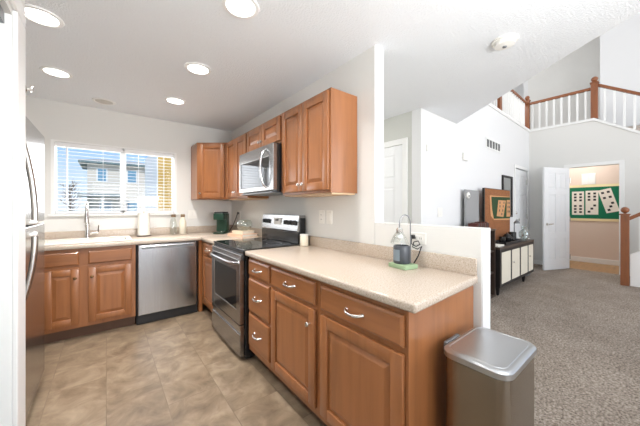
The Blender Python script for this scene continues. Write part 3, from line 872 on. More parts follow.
# candle lamp on a green book
RB = Matrix.Translation((1.355, 0.945, 0)) @ Matrix.Rotation(math.radians(-8), 4, 'Z')
tag(MB().box(-0.05, 0.055, -0.068, 0.06, Z0, Z0 + 0.024, 0.003, m=RB).build('book', M['green_lt']), 'pale green book lying under the candle jar on the peninsula counter', 'book')
zb = Z0 + 0.0245
jx, jy = 1.358, 0.950
r = thing('candle_jar', 'dark grey candle jar with pale label standing on the green book', 'candle', (jx, jy, zb))
b = MB(); b.lathe([(0.044, zb), (0.048, zb + 0.006), (0.048, zb + 0.098), (0.045, zb + 0.103), (0.041, zb + 0.103), (0.040, zb + 0.08), (0.001, zb + 0.078)], (jx, jy, 0), 28); b.build('jar', M['candle'], r, True)
b = MB()
rings = []
for zz in (zb + 0.018, zb + 0.082):
    rings.append([(jx + rr * math.cos(a), jy + rr * math.sin(a), zz) for rr, a in [(0.0492, PI * (0.80 + 0.04 * k)) for k in range(9)] + [(0.0482, PI * (0.80 + 0.04 * k)) for k in range(8, -1, -1)]])
b.loft(rings); b.build('label_sticker', M['label'], r)
lx, ly = 1.440, 0.945          # stem foot, behind the jar
r = thing('candle_lamp', 'candle warmer lamp with arched metal stem and clear fluted glass shade', 'lamp', (lx, ly, Z0))
b = MB(); b.lathe([(0.001, Z0), (0.026, Z0), (0.026, Z0 + 0.006), (0.006, Z0 + 0.008)], (lx, ly, 0), 16); b.build('foot', M['nickel'], r)
top = zb + 0.225
pts = [(lx, ly, Z0 + 0.005), (lx, ly, top - 0.09), (lx, ly + 0.001, top)]
hxx, hyy = 1.372, 0.975
for k in range(1, 11):
    a = PI * k / 10
    f = (1 - math.cos(a)) / 2
    pts.append((lx + (hxx - lx) * f, ly + (hyy - ly) * f, top + 0.055 * math.sin(a)))
pts.append((hxx, hyy, top - 0.03))
b = MB(); b.tube(pts, 0.0036, 8); b.build('stem', M['grey_metal'], r, True)
b = MB(); b.lathe([(0.018, top - 0.055), (0.020, top - 0.03), (0.012, top - 0.02)], (hxx, hyy, 0), 14); b.build('socket', M['nickel'], r, True)
b = MB()
rings = []
for rad, zz in ((0.020, top - 0.045), (0.026, top - 0.055), (0.036, top - 0.072), (0.046, top - 0.095), (0.053, top - 0.115)):
    rings.append([(hxx + rad * (1 + 0.05 * math.cos(10 * a)) * math.cos(a), hyy + rad * (1 + 0.05 * math.cos(10 * a)) * math.sin(a), zz) for a in [2 * PI * k / 60 for k in range(60)]])
b.loft(rings, close=False); b.build('shade', M['glass'], r, True)
b = MB(); b.lathe([(0.008, top - 0.056), (0.018, top - 0.066), (0.022, top - 0.078), (0.014, top - 0.09), (0.001, top - 0.094)], (hxx, hyy, 0), 14); b.build('bulb', M['plastic_white'], r, True)
b = MB()
b.box(WX - 0.030, WX - 0.0085, 0.945, 0.967, 1.058, 1.082, 0.003)
pts = [(WX - 0.03, 0.955, 1.065), (1.462, 0.955, 1.03), (1.466, 0.925, 1.015), (1.468, 0.90, 1.03), (1.466, 0.91, 1.05), (1.466, 0.94, 1.04), (1.462, 0.945, 1.01), (1.466, 0.915, 1.0), (1.470, 0.89, 1.02), (1.466, 0.91, 0.96), (1.458, 0.935, Z0 + 0.011)]
b.tube(pts, 0.0035, 6); b.build('power_cord', M['black_matt'], r, True)

def plate(name, o, u, n, w, h, label, cat, kind):
    mb = MB(o, u, n); mb.box(-w / 2, w / 2, 0.0005, 0.006, -h / 2, h / 2, 0.002)
    r = mb.build(name, M['plastic_white']); tag(r, label, cat, 'wall plates')
    r2 = MB(o, u, n)
    if kind == 'outlet2':
        mb = MB(o, u, n); mb.box(-0.033, 0.033, 0.006, 0.0075, -0.017, 0.017, 0.001)
        d = mb.build('receptacle', M['plastic_white'], r)
        mb = MB(o, u, n)
        for s in (-0.019, 0.019):
            mb.box(s - 0.006, s - 0.004, 0.0076, 0.0082, -0.006, 0.006).box(s + 0.004, s + 0.006, 0.0076, 0.0082, -0.006, 0.006)
        mb.build('socket_slot', M['black_matt'], d)
    elif kind == 'outlet':
        mb = MB(o, u, n); mb.box(-0.017, 0.017, 0.006, 0.0075, 0.006, 0.036, 0.003).box(-0.017, 0.017, 0.006, 0.0075, -0.036, -0.006, 0.003)
        d = mb.build('receptacle', M['plastic_white'], r)
        mb = MB(o, u, n)
        for s in (-0.02, 0.02):
            mb.box(-0.007, -0.005, 0.0076, 0.0082, s - 0.005, s + 0.005).box(0.005, 0.007, 0.0076, 0.0082, s - 0.005, s + 0.005)
        mb.build('socket_slot', M['black_matt'], d)
    elif kind == 'switch':
        mb = MB(o, u, n); mb.box(-0.016, 0.016, 0.006, 0.009, -0.033, 0.033, 0.002); mb.build('rocker', M['plastic_white'], r)
    elif kind == 'switch2':
        for s in (-0.023, 0.023):
            mb = MB(o, u, n); mb.box(s - 0.016, s + 0.016, 0.006, 0.009, -0.033, 0.033, 0.002); mb.build('rocker', M['plastic_white'], r)
    r2.bm.free()
    return r
plate('outlet_plate', (WX, 0.930, 1.062), un, nn, 0.105, 0.070, 'white horizontal outlet plate on the half wall behind the candle lamp', 'outlet', 'outlet2')
plate('outlet_plate', (WX, 3.76, 1.145), un, nn, 0.072, 0.115, 'white outlet plate near the corner with the black cord plugged in', 'outlet', 'outlet')
plate('outlet_plate', (0.95, BY, 1.155), ub, nb, 0.115, 0.115, 'white double plate on the window wall below the corner wall cabinet', 'outlet', 'switch2')
plate('outlet_plate', (WX, 1.875, 1.165), un, nn, 0.072, 0.115, 'white outlet plate on the range wall, the one nearer the range', 'outlet', 'outlet')
plate('switch_plate', (WX, 1.77, 1.165), un, nn, 0.072, 0.115, 'white rocker switch plate on the range wall under the end wall cabinet', 'switch', 'switch')

# white jar beside the range
r = thing('jar', 'small white lidded jar on the peninsula counter against the range', 'jar', (1.42, 2.035, Z0))
b = MB(); b.lathe([(0.036, Z0), (0.039, Z0 + 0.004), (0.039, Z0 + 0.085), (0.037, Z0 + 0.09)], (1.42, 2.035, 0), 22); b.build('body', M['cream'], r, True)
b = MB(); b.lathe([(0.040, Z0 + 0.0905), (0.040, Z0 + 0.103), (0.036, Z0 + 0.106), (0.001, Z0 + 0.106)], (1.42, 2.035, 0), 22); b.build('lid', M['plastic_white'], r, True)

# paper towel and bottles below the window
r = thing('paper_towel_holder', 'upright roll of white paper towel on a dark base below the window', 'paper towel', (0.36, 3.93, Z0))
b = MB(); b.lathe([(0.075, Z0), (0.075, Z0 + 0.012), (0.070, Z0 + 0.014)], (0.36, 3.93, 0), 26); b.build('base', M['dk_walnut'], r, True)
b = MB(); b.lathe([(0.064, Z0 + 0.0145), (0.064, Z0 + 0.285), (0.02, Z0 + 0.285)], (0.36, 3.93, 0), 30); b.build('roll', M['paper'], r, True)
b = MB(); b.lathe([(0.010, Z0 + 0.2855), (0.010, Z0 + 0.292), (0.016, Z0 + 0.30), (0.001, Z0 + 0.31)], (0.36, 3.93, 0), 12); b.build('finial', M['nickel'], r, True)
def bottle(x, y, body, label):
    r = thing('bottle', label, 'bottle', (x, y, Z0), 'bottles below the window')
    b = MB(); b.lathe([(0.040, Z0), (0.044, Z0 + 0.006), (0.044, Z0 + 0.145), (0.038, Z0 + 0.175), (0.024, Z0 + 0.205), (0.022, Z0 + 0.222)], (x, y, 0), 22); b.build('body', M[body], r, True)
    b = MB(); b.lathe([(0.026, Z0 + 0.2225), (0.027, Z0 + 0.228), (0.027, Z0 + 0.255), (0.022, Z0 + 0.26)], (x, y, 0), 16); b.build('stopper', M['kraft'], r, True)
bottle(0.685, 3.945, 'glass', 'clear glass bottle with brown stopper, the left of the pair below the window')
bottle(0.795, 3.945, 'cream', 'cream filled bottle with brown stopper, the right of the pair below the window')

# coffee maker
kx, ky = 1.23, 3.72
r = thing('coffee_maker', 'dark green single-serve coffee maker in the counter corner', 'coffee maker', (kx, ky, Z0))
RT = Matrix.Translation((kx, ky, 0)) @ Matrix.Rotation(math.radians(-40), 4, 'Z')
def kb(x0, x1, y0, y1, z0, z1, bev, name, m):
    b = MB(); b.box(x0, x1, y0, y1, z0, z1, bev, 3, m=RT); return b.build(name, M[m], r, True)
kb(-0.07, 0.07, -0.115, 0.10, Z0, Z0 + 0.022, 0.008, 'base', 'green_app')
kb(-0.07, 0.07, -0.01, 0.10, Z0 + 0.0225, Z0 + 0.27, 0.012, 'tower', 'green_app')
kb(-0.068, 0.068, -0.115, -0.0105, Z0 + 0.185, Z0 + 0.272, 0.012, 'brew_head', 'green_app')
kb(-0.06, 0.06, -0.10, 0.09, Z0 + 0.2725, Z0 + 0.29, 0.006, 'lid', 'black_matt')
kb(-0.05, 0.05, -0.105, -0.02, Z0 + 0.0225, Z0 + 0.028, 0.002, 'drip_tray', 'nickel')
b = MB(); b.tube([(1.33, 3.70, Z0 + 0.03), (1.38, 3.70, Z0 + 0.10), (1.43, 3.72, Z0 + 0.20), (1.465, 3.755, Z0 + 0.265), (1.48, 3.76, Z0 + 0.27)], 0.006, 8)
b.box(WX - 0.035, WX - 0.009, 3.748, 3.775, Z0 + 0.255, Z0 + 0.285, 0.004)
tag(b.build('power_cord', M['black_matt'], None, True), 'black cord running up from the counter corner to the outlet', 'cord')

# books with glass bowl left of the range
def book(cx_, cy_, w, d, z0, h, rot, cover, label):
    r = thing('book', label, 'book', (cx_, cy_, z0), 'books beside the range')
    mx = Matrix.Translation((cx_, cy_, 0)) @ Matrix.Rotation(rot, 4, 'Z')
    b = MB()
    b.box(-w / 2, w / 2, -d / 2, d / 2, z0, z0 + 0.004, m=mx).box(-w / 2, w / 2, -d / 2, d / 2, z0 + h - 0.004, z0 + h, m=mx).box(-w / 2, -w / 2 + 0.004, -d / 2, d / 2, z0 + 0.004, z0 + h - 0.004, m=mx)
    b.build('cover', M[cover], r)
    b = MB(); b.box(-w / 2 + 0.0045, w / 2 - 0.006, -d / 2 + 0.006, d / 2 - 0.006, z0 + 0.0042, z0 + h - 0.0042, m=mx); b.build('page_block', M['paper'], r)
book(1.31, 3.19, 0.22, 0.31, Z0, 0.034, math.radians(12), 'blush_book', 'larger blush coloured book at the bottom of the pair beside the range')
book(1.32, 3.19, 0.17, 0.23, Z0 + 0.0345, 0.035, math.radians(12), 'cream_book', 'smaller cream book lying on the blush book, under the glass bowl')
zz = Z0 + 0.070
b = MB(); b.lathe([(0.001, zz), (0.045, zz), (0.078, zz + 0.022), (0.098, zz + 0.06), (0.094, zz + 0.095), (0.072, zz + 0.125), (0.069, zz + 0.125), (0.090, zz + 0.094), (0.093, zz + 0.06), (0.074, zz + 0.025), (0.04, zz + 0.005), (0.001, zz + 0.005)], (1.335, 3.20, 0), 28)
tag(b.build('bowl', M['glass'], None, True), 'round clear glass bowl standing on the two stacked books', 'bowl')

# ------------------------------------------------------------------ ceiling fittings
def downlight(x, y, label, on=True):
    r = thing('ceiling_light', label, 'ceiling light', (x, y, CEIL), 'recessed ceiling lights')
    b = MB(); b.lathe([(0.078, CEIL - 0.004), (0.082, CEIL - 0.009), (0.100, CEIL - 0.007), (0.104, CEIL - 0.0008)], (x, y, 0), 32, close=False); b.build('trim_ring', M['trim'], r, True)
    b = MB(); b.lathe([(0.001, CEIL - 0.004), (0.079, CEIL - 0.004), (0.079, CEIL - 0.001), (0.001, CEIL - 0.001)], (x, y, 0), 32); b.build('lens', M['lamp_on' if on else 'lamp_off'], r)
    if on:
        d = bpy.data.lights.new('lamp', 'AREA'); d.shape = 'DISK'; d.size = 0.15; d.energy = 10; d.color = (1.0, 0.97, 0.94); d.spread = math.radians(125)
        o = bpy.data.objects.new('lamp', d); COL.objects.link(o); o.location = (x, y, CEIL - 0.012)
downlight(-0.31, 2.33, 'lit recessed ceiling light near the top left corner, above the refrigerator')
downlight(-0.335, 3.21, 'lit recessed ceiling light in front of the window, left side')
downlight(0.60, 2.40, 'lit recessed ceiling light over the kitchen floor in front of the range')
downlight(0.585, 3.27, 'lit recessed ceiling light in front of the dishwasher, deepest on the right')
downlight(0.605, 1.50, 'lit recessed ceiling light cut by the top edge of the photo')
downlight(-0.02, 3.77, 'unlit recessed ceiling light close to the window wall', False)
r = thing('smoke_detector', 'round white smoke detector on the textured ceiling near its slanted edge', 'smoke detector', (2.16, 0.68, CEIL - 0.045))
b = MB(); b.lathe([(0.078, CEIL - 0.001), (0.078, CEIL - 0.012), (0.070, CEIL - 0.016)], (2.16, 0.68, 0), 26); b.build('base', M['plastic_white'], r, True)
b = MB(); b.lathe([(0.064, CEIL - 0.0165), (0.060, CEIL - 0.036), (0.030, CEIL - 0.044), (0.001, CEIL - 0.045)], (2.16, 0.68, 0), 26); b.build('cover', M['plastic_white'], r, True)
b = MB(); b.lathe([(0.014, CEIL - 0.0445), (0.012, CEIL - 0.050), (0.001, CEIL - 0.051)], (2.16, 0.68, 0), 12); b.build('test_button', M['grey_metal'], r, True)

# ------------------------------------------------------------------ long wall fittings
def on_long(x, z=0): return (x, vent_y(x), z)
r = thing('air_vent', 'white air vent grille with five dark openings high on the long white wall', 'vent', on_long(5.17, 2.33))
b = MB(on_long(4.86), ud, nd)
b.box(0, 0.70, 0.001, 0.012, 2.225, 2.25, 0.003).box(0, 0.70, 0.001, 0.012, 2.375, 2.40, 0.003)
for k in range(6):
    x = 0.01 + k * 0.132
    b.box(x - 0.01, x + 0.016, 0.001, 0.011, 2.25, 2.375)
b.build('frame', M['trim'], r)
b = MB(on_long(4.86), ud, nd); b.box(0.02, 0.68, 0.0005, 0.003, 2.251, 2.374); b.build('duct_opening', M['duct'], r)
b = MB(on_long(4.86), ud, nd)
for k in range(5): b.box(0.02, 0.68, 0.0035, 0.007, 2.260 + k * 0.023, 2.2625 + k * 0.023)
b.build('louver', M['grey_metal'], r)
b = MB(on_long(4.04), ud, nd); b.box(-0.075, 0.075, 0.001, 0.03, 1.925, 2.03, 0.008)
tag(b.build('thermostat', M['plastic_white']), 'small cream thermostat box on the long white wall above the grey board', 'thermostat')
b = MB(on_long(3.0), ud, nd); b.box(-0.02, 0.02, 0.001, 0.02, 1.92, 2.0, 0.005)
tag(b.build('door_chime', M['plastic_white']), 'tiny white sensor on the long wall beside the hall corner', 'sensor')
plate('switch_plate', on_long(3.32, 1.19), ud, nd, 0.115, 0.115, 'white double switch plate on the long wall just above the half wall', 'switch', 'switch2')

# mirror
r = thing('mirror', 'black framed rectangular mirror hanging on the long wall left of the front door', 'mirror', on_long(5.89, 1.45))
b = MB(on_long(5.62), ud, nd)
mz = (1.07, 1.84)
b.box(0, 0.035, 0.001, 0.03, *mz, 0.003).box(0.515, 0.55, 0.001, 0.03, *mz, 0.003).box(0.035, 0.515, 0.001, 0.03, mz[0], mz[0] + 0.035).box(0.035, 0.515, 0.001, 0.03, mz[1] - 0.035, mz[1])
b.build('frame', M['sb_black'], r)
b = MB(on_long(5.62), ud, nd); b.box(0.034, 0.516, 0.002, 0.015, mz[0] + 0.034, mz[1] - 0.034); b.build('glass', mat('mirror_silver', (0.85, 0.86, 0.87), 0.02, 1.0), r)

# grey board on a low bookcase, half hidden by the half wall
r = thing('low_bookcase', 'low dark bookcase behind the half wall, only its top showing', 'bookcase', (4.0, 1.62, 0))
b = MB(); b.box(3.72, 4.28, 1.46, 1.735, 0.005, 0.03).box(3.72, 3.745, 1.46, 1.735, 0.03, 0.93).box(4.255, 4.28, 1.46, 1.735, 0.03, 0.93).box(3.70, 4.29, 1.45, 1.74, 0.93, 0.95, 0.003).box(3.745, 4.255, 1.72, 1.735, 0.03, 0.93)
b.build('case', M['dk_walnut'], r)
for k in range(2):
    b = MB(); b.box(3.746, 4.254, 1.47, 1.719, 0.33 + 0.3 * k, 0.35 + 0.3 * k); b.build('shelf', M['dk_walnut'], r)
x = 3.80
for k in range(11):
    w = 0.026 + 0.012 * random.random(); h = 0.085 + 0.02 * random.random()
    c = ['dk_red', 'sb_black', 'dk_red', 'dk_walnut'][k % 4]
    bk = MB().box(x, x + w, 1.50, 1.62, 0.9505, 0.9505 + h, 0.002).build('small_book', M[c])
    tag(bk, 'small dark red or black book standing in the row behind the half wall', 'book', 'small dark books in the row behind the half wall')
    x += w + 0.004
r = thing('canvas', 'plain grey board leaning on the long wall above the half wall', 'board', (4.12, 1.70, 0.951))
b = MB((3.885, vent_y(3.885) - 0.05, 0.951), ud, nd); b.box(0.03, 0.50, 0, 0.02, 0, 0.55, 0.003); b.build('panel', M['grey_cloth'], r)
b = MB((3.885, vent_y(3.885) - 0.05, 0.951), ud, nd); b.lathe([(0.045, 0.0205), (0.045, 0.035), (0.03, 0.042), (0.001, 0.042)], (0.10, 0, 0.47), 18, 'y'); b.build('round_clip', M['plastic_white'], r, True)
b = MB((3.885, vent_y(3.885) - 0.05, 0.951), ud, nd); b.lathe([(0.012, 0.0425), (0.010, 0.05), (0.001, 0.05)], (0.085, 0, 0.46), 10, 'y'); b.build('button', M['black_matt'], r, True)

# sideboard
bx0, bx1, by0, by1, bt = 4.30, 5.88, 1.42, 1.765, 0.69
r = thing('sideboard', 'long black sideboard with four cream doors against the long white wall', 'sideboard', (5.1, 1.6, 0))
b = MB(); b.box(bx0 - 0.01, bx1 + 0.01, by0 - 0.012, by1, bt - 0.03, bt, 0.004); b.build('top', M['dk_walnut'], r)
b = MB(); b.box(bx0, bx1, by0 + 0.004, by1 - 0.004, 0.13, bt - 0.0305, 0.003); b.build('body', M['sb_black'], r)
b = MB()
dxs = [(4.366, 4.742), (4.785, 5.148), (5.196, 5.554), (5.586, 5.86)]
b.box(bx0, bx1, by0 - 0.010, by0 + 0.003, 0.13, 0.165).box(bx0, bx1, by0 - 0.010, by0 + 0.003, bt - 0.075, bt - 0.031)
for a, c in zip([bx0] + [d_[1] for d_ in dxs], [d_[0] for d_ in dxs] + [bx1]): b.box(a, c, by0 - 0.010, by0 + 0.003, 0.165, bt - 0.075)
b.build('face_frame', M['sb_black'], r)
for k, (a, c) in enumerate(dxs):
    d = MB().box(a + 0.003, c - 0.003, by0 - 0.008, by0 + 0.002, 0.168, bt - 0.078, 0.002).build('door', M['sb_cream'], r)
    if k in (1, 3):
        b = MB(); b.lathe([(0.006, by0 - 0.008), (0.006, by0 - 0.02), (0.015, by0 - 0.026), (0.001, by0 - 0.034)], (a + 0.035, 0, 0.43), 12, 'y'); b.build('knob', M['nickel'], d, True)
for xx in (bx0 + 0.06, bx1 - 0.38):
    for yy in (by0 + 0.04, by1 - 0.06):
        b = MB(); b.lathe([(0.014, 0.005), (0.018, 0.02), (0.03, 0.1295)], (xx, yy, 0), 12); b.build('leg', M['sb_black'], r, True)

# cork board with paper shapes, standing on the sideboard
cb0, cb1, cz0, cz1 = 4.50, 5.62, bt + 0.001, 1.545
cy = 1.70
r = thing('cork_board', 'brown cork display board standing on the sideboard against the wall', 'display board', ((cb0 + cb1) / 2, cy, cz0))
b = MB(); b.box(cb0 + 0.02, cb1, cy - 0.012, cy + 0.01, cz0, cz1, 0.002); b.build('panel', M['cork'], r)
b = MB(); b.box(cb0, cb0 + 0.0195, cy - 0.018, cy + 0.012, cz0, cz1 + 0.004).box(cb0 + 0.0195, cb1, cy - 0.0165, cy + 0.012, cz1 + 0.0005, cz1 + 0.006); b.build('edge_strip', M['sb_black'], r)
b = MB()
def sheet(mb, pts, y, t=0.002): mb.prism(pts, 'y', y - t, y)
sheet(b, [(4.715, 1.44), (5.607, 1.44), (5.607, 1.03), (4.896, 1.05), (4.749, 1.12)], cy - 0.0125); b.build('tan_backing', M['tan_paper'], r)
b = MB(); sheet(b, [(4.771, 1.42), (5.607, 1.43), (5.607, 1.06), (4.873, 1.07), (4.805, 1.22)], cy - 0.015); b.build('green_sheet', M['dk_green'], r)
def domino(parent, pts, y, spots, face='y', mname='tan_paper', pr=0.018):
    b = MB()
    if face == 'y': sheet(b, pts, y)
    o = b.build('paper_domino', M[mname], parent)
    for sx_, sz_ in spots:
        b = MB(); b.box(sx_ - pr, sx_ + pr, y - 0.003, y - 0.0021, sz_ - pr, sz_ + pr); b.build('pip', M['black_matt'], o)
domino(r, [(5.054, 1.37), (5.393, 1.37), (5.280, 1.09), (4.986, 1.11)], cy - 0.018, [(5.122, 1.33), (5.302, 1.33), (5.122, 1.27), (5.268, 1.27), (5.099, 1.20), (5.246, 1.20), (5.201, 1.14)])
domino(r, [(5.438, 1.38), (5.602, 1.38), (5.602, 1.09), (5.427, 1.09)], cy - 0.018, [(5.494, 1.33), (5.562, 1.33), (5.494, 1.26), (5.562, 1.26), (5.494, 1.18), (5.562, 1.18)])

# clutter on the sideboard
zt = bt + 0.001
r = thing('tray', 'black tray on the sideboard in front of the cork board', 'tray', (4.95, 1.55, zt))
b = MB(); b.box(4.66, 5.36, 1.45, 1.66, zt, zt + 0.012, 0.003); b.build('plate', M['black_matt'], r)
b = MB(); b.box(4.66, 5.36, 1.45, 1.46, zt + 0.0125, zt + 0.035).box(4.66, 5.36, 1.65, 1.66, zt + 0.0125, zt + 0.035).box(4.66, 4.67, 1.46, 1.65, zt + 0.0125, zt + 0.035).box(5.35, 5.36, 1.46, 1.65, zt + 0.0125, zt + 0.035); b.build('lip', M['black_matt'], r)
tz = zt + 0.0125
def mug(x, y, rr, h, label):
    r = thing('mug', label, 'mug', (x, y, tz), 'dark mugs on the tray')
    b = MB(); b.lathe([(rr * 0.85, tz), (rr, tz + 0.01), (rr, tz + h), (rr * 0.9, tz + h), (rr * 0.88, tz + 0.02), (0.001, tz + 0.018)], (x, y, 0), 18); b.build('cup', M['black'], r, True)
    b = MB(); b.tube([(x - rr, y - 0.005, tz + h * 0.8), (x - rr - 0.03, y - 0.008, tz + h * 0.7), (x - rr - 0.03, y - 0.008, tz + h * 0.35), (x - rr, y - 0.005, tz + h * 0.25)], 0.006, 8); b.build('handle', M['black'], r, True)
mug(5.27, 1.55, 0.055, 0.14, 'wide black mug at the far right of the black tray')
mug(4.76, 1.53, 0.042, 0.10, 'smaller black mug near the middle of the black tray')
r = thing('teapot', 'black teapot with round lid on the black tray', 'teapot', (5.06, 1.56, tz))
b = MB(); b.lathe([(0.05, tz), (0.07, tz + 0.03), (0.072, tz + 0.07), (0.045, tz + 0.105), (0.04, tz + 0.11)], (5.06, 1.56, 0), 20); b.build('body', M['black'], r, True)
b = MB(); b.lathe([(0.042, tz + 0.1105), (0.03, tz + 0.122), (0.008, tz + 0.126), (0.012, tz + 0.142), (0.001, tz + 0.146)], (5.06, 1.56, 0), 16); b.build('lid', M['black'], r, True)
b = MB(); b.tube([(5.13, 1.555, tz + 0.05), (5.165, 1.552, tz + 0.08), (5.178, 1.55, tz + 0.105)], [0.015, 0.010, 0.008], 8); b.build('spout', M['black'], r, True)
r = thing('desk_lamp', 'small grey desk lamp with bent arm on the sideboard behind the tray', 'lamp', (5.74, 1.66, zt))
b = MB(); b.lathe([(0.06, zt), (0.06, zt + 0.012), (0.008, zt + 0.016)], (5.74, 1.66, 0), 18); b.build('base', M['grey_metal'], r, True)
b = MB(); b.tube([(5.74, 1.66, zt + 0.012), (5.72, 1.65, zt + 0.30), (5.58, 1.58, zt + 0.33)], 0.009, 8); b.build('arm', M['grey_metal'], r, True)
b = MB(); b.lathe([(0.018, zt + 0.335), (0.045, zt + 0.30), (0.048, zt + 0.285)], (5.56, 1.57, 0), 14); b.build('lamp_shade', M['grey_metal'], r, True)
def vase(x, y, s, label):
    b = MB(); b.lathe([(0.001, zt), (0.04 * s, zt), (0.065 * s, zt + 0.05 * s), (0.06 * s, zt + 0.10 * s), (0.028 * s, zt + 0.14 * s), (0.036 * s, zt + 0.18 * s), (0.032 * s, zt + 0.18 * s), (0.024 * s, zt + 0.14 * s), (0.055 * s, zt + 0.10 * s), (0.058 * s, zt + 0.05 * s), (0.03 * s, zt + 0.008), (0.001, zt + 0.008)], (x, y, 0), 20)
    tag(b.build('vase', M['glass'], None, True), label, 'vase', 'glass vases on the sideboard')
vase(5.80, 1.53, 1.25, 'larger clear glass vase at the far end of the sideboard')
vase(5.62, 1.475, 0.8, 'small clear glass vase at the front edge of the sideboard')
tag(MB().box(4.33, 4.56, 1.44, 1.60, zt, zt + 0.02, 0.002).build('paper_stack', M['paper']), 'small stack of white papers on the near end of the sideboard', 'papers')

# grey bin with a white box on it, past the sideboard
r = thing('bin', 'narrow grey metal bin standing past the far end of the sideboard', 'bin', (6.09, 1.64, 0))
b = MB(); b.loft([rrect(5.98, 6.20, 1.53, 1.75, 0.03, 0.005), rrect(5.96, 6.22, 1.51, 1.77, 0.03, 0.44)]); b.build('body', M['grey_metal'], r, True)
b = MB(); b.loft([rrect(5.955, 6.225, 1.505, 1.775, 0.03, 0.4405), rrect(5.955, 6.225, 1.505, 1.775, 0.03, 0.455)]); b.build('lid', M['black_matt'], r, True)
tag(MB().box(5.98, 6.20, 1.53, 1.74, 0.456, 0.56, 0.004).build('box', M['paper']), 'lower white box on top of the grey bin', 'box', 'white boxes on the bin')
tag(MB().box(5.99, 6.19, 1.54, 1.73, 0.561, 0.68, 0.004).build('box', M['plastic_white']), 'upper white box on top of the grey bin', 'box', 'white boxes on the bin')

# ------------------------------------------------------------------ open interior door
hp, fp_ = Vector((DX - 0.02, dy1 - 0.002, 0)), Vector((6.80, 1.480, 0))
uu = (fp_ - hp).normalized(); nv = Vector((uu.y, -uu.x, 0))
if nv.y > 0: nv = -nv
dd = panel_door('interior_door', Vector((hp.x, hp.y, 0.012)) + uu * 0.015, uu, nv, 0.685, 2.035, M['door_white'])
tag(dd, 'white six-panel door standing open beside the room with the green board', 'door')
b = MB(Vector((hp.x, hp.y, 0)) + uu * 0.015, uu, nv)
b.lathe([(0.028, 0.0355), (0.028, 0.042), (0.010, 0.044), (0.010, 0.075)], (0.62, 0, 0.92), 14, 'y'); b.tube([(0.62, 0.078, 0.92), (0.50, 0.075, 0.925)], [0.011, 0.008], 10)
b.build('handle', M['nickel'], dd, True)
for hz in (0.25, 1.02, 1.80):
    b = MB(Vector((hp.x, hp.y, 0)), uu, nv); b.tube([(0.004, 0.036, hz - 0.05), (0.004, 0.036, hz + 0.05)], 0.008, 8); b.build('hinge', M['nickel'], dd)

# ------------------------------------------------------------------ side room wall
px = 8.62
r = thing('bulletin_board', 'green bulletin board with cream border on the wall of the side room', 'bulletin board', (px, 1.0, 0.95))
b = MB(); b.box(px - 0.012, px - 0.001, 0.45, 1.50, 1.00, 1.71); b.build('panel', M['felt_green'], r)
b = MB(); b.box(px - 0.018, px - 0.001, 0.45, 1.50, 1.711, 1.765).box(px - 0.018, px - 0.001, 0.45, 1.50, 0.945, 0.999); b.build('border', M['cord_paper'], r)
def domino_poster(yc, zc, w, h, rot, rows, label):
    mx = Matrix.Translation((px - 0.0135, yc, zc)) @ Matrix.Rotation(rot, 4, 'X')
    b = MB(); b.box(-0.002, 0.0005, -w / 2, w / 2, -h / 2, h / 2, m=mx)
    o = tag(b.build('domino_poster', M['paper']), label, 'poster', 'white domino posters on the green board')
    for a, c in rows:
        b = MB(); b.box(-0.0032, -0.0022, -a * w - 0.022, -a * w + 0.022, c * h - 0.022, c * h + 0.022, m=mx); b.build('pip', M['black_matt'], o)
six = [(s, z_) for s in (-0.22, 0.22) for z_ in (0.38, 0.25, 0.12, -0.12, -0.25, -0.38)]
five = [(s, z_) for s in (-0.22, 0.22) for z_ in (0.38, 0.25, 0.12)] + [(0.22, -0.12), (0, -0.25), (-0.22, -0.38)]
four = [(s, z_) for s in (-0.22, 0.22) for z_ in (0.36, 0.14)] + [(0.22, -0.12), (0, -0.25), (-0.22, -0.38)]
domino_poster(1.235, 1.35, 0.205, 0.54, 0.0, six, 'white paper domino with twelve pips, leftmost on the green board')
domino_poster(1.005, 1.36, 0.205, 0.54, 0.0, five, 'white paper domino with nine pips in the middle of the green board')
domino_poster(0.745, 1.40, 0.205, 0.52, math.radians(-15), four, 'tilted white paper domino on the right of the green board')
r = thing('air_vent', 'white vent plate high on the side room wall above the green board', 'vent', (px, 1.06, 1.9))
b = MB(); b.box(px - 0.01, px - 0.001, 0.945, 1.175, 1.765 + 0.008, 2.022, 0.003); b.build('frame', M['plastic_white'], r)
b = MB()
for k in range(2): b.box(px - 0.014, px - 0.0105, 0.955 + 0.11 * k, 1.055 + 0.11 * k, 1.785, 2.01, 0.002)
b.build('louver', M['trim'], r)

# ------------------------------------------------------------------ loft and stair railings
def newel(root, x, y, z0, z1, w, ball=True):
    b = MB(); h = w / 2
    b.box(x - h, x + h, y - h, y + h, z0, z1, 0.004).box(x - h - 0.012, x + h + 0.012, y - h - 0.012, y + h + 0.012, z1, z1 + 0.02, 0.004)
    p = b.build('newel_post', M['rail_wood'], root)
    if ball:
        b = MB(); rr = w * 0.52
        b.lathe([(0.018, z1 + 0.0205), (0.016, z1 + 0.03)] + [(rr * math.sin(a), z1 + 0.03 + rr * (1 - math.cos(a))) for a in [PI * k / 10 for k in range(2, 10)]] + [(0.001, z1 + 0.03 + rr * 2)], (x, y, 0), 16); b.build('ball_finial', M['rail_wood'], p, True)
    return p
def baluster(root, x, y, z0, z1):
    b = MB(); b.box(x - 0.016, x + 0.016, y - 0.016, y + 0.016, z0, z1, 0.003); b.build('baluster', M['trim'], root)
rx = DX + 0.06
ZB = LOFT + 0.031
r = thing('loft_railing', 'loft railing with brown rail and white balusters over the open door wall', 'railing', (rx, 1.3, ZB))
yc = vent_y(DX) + 0.05
newel(r, rx, yc, ZB, 3.66, 0.09)
newel(r, rx, sy, ZB - 0.02 + 0.02, 3.68, 0.10)
b = MB(); b.box(rx - 0.03, rx + 0.03, sy + 0.051, yc - 0.046, 3.56, 3.615, 0.012); b.build('handrail', M['rail_wood'], r)
n = 8
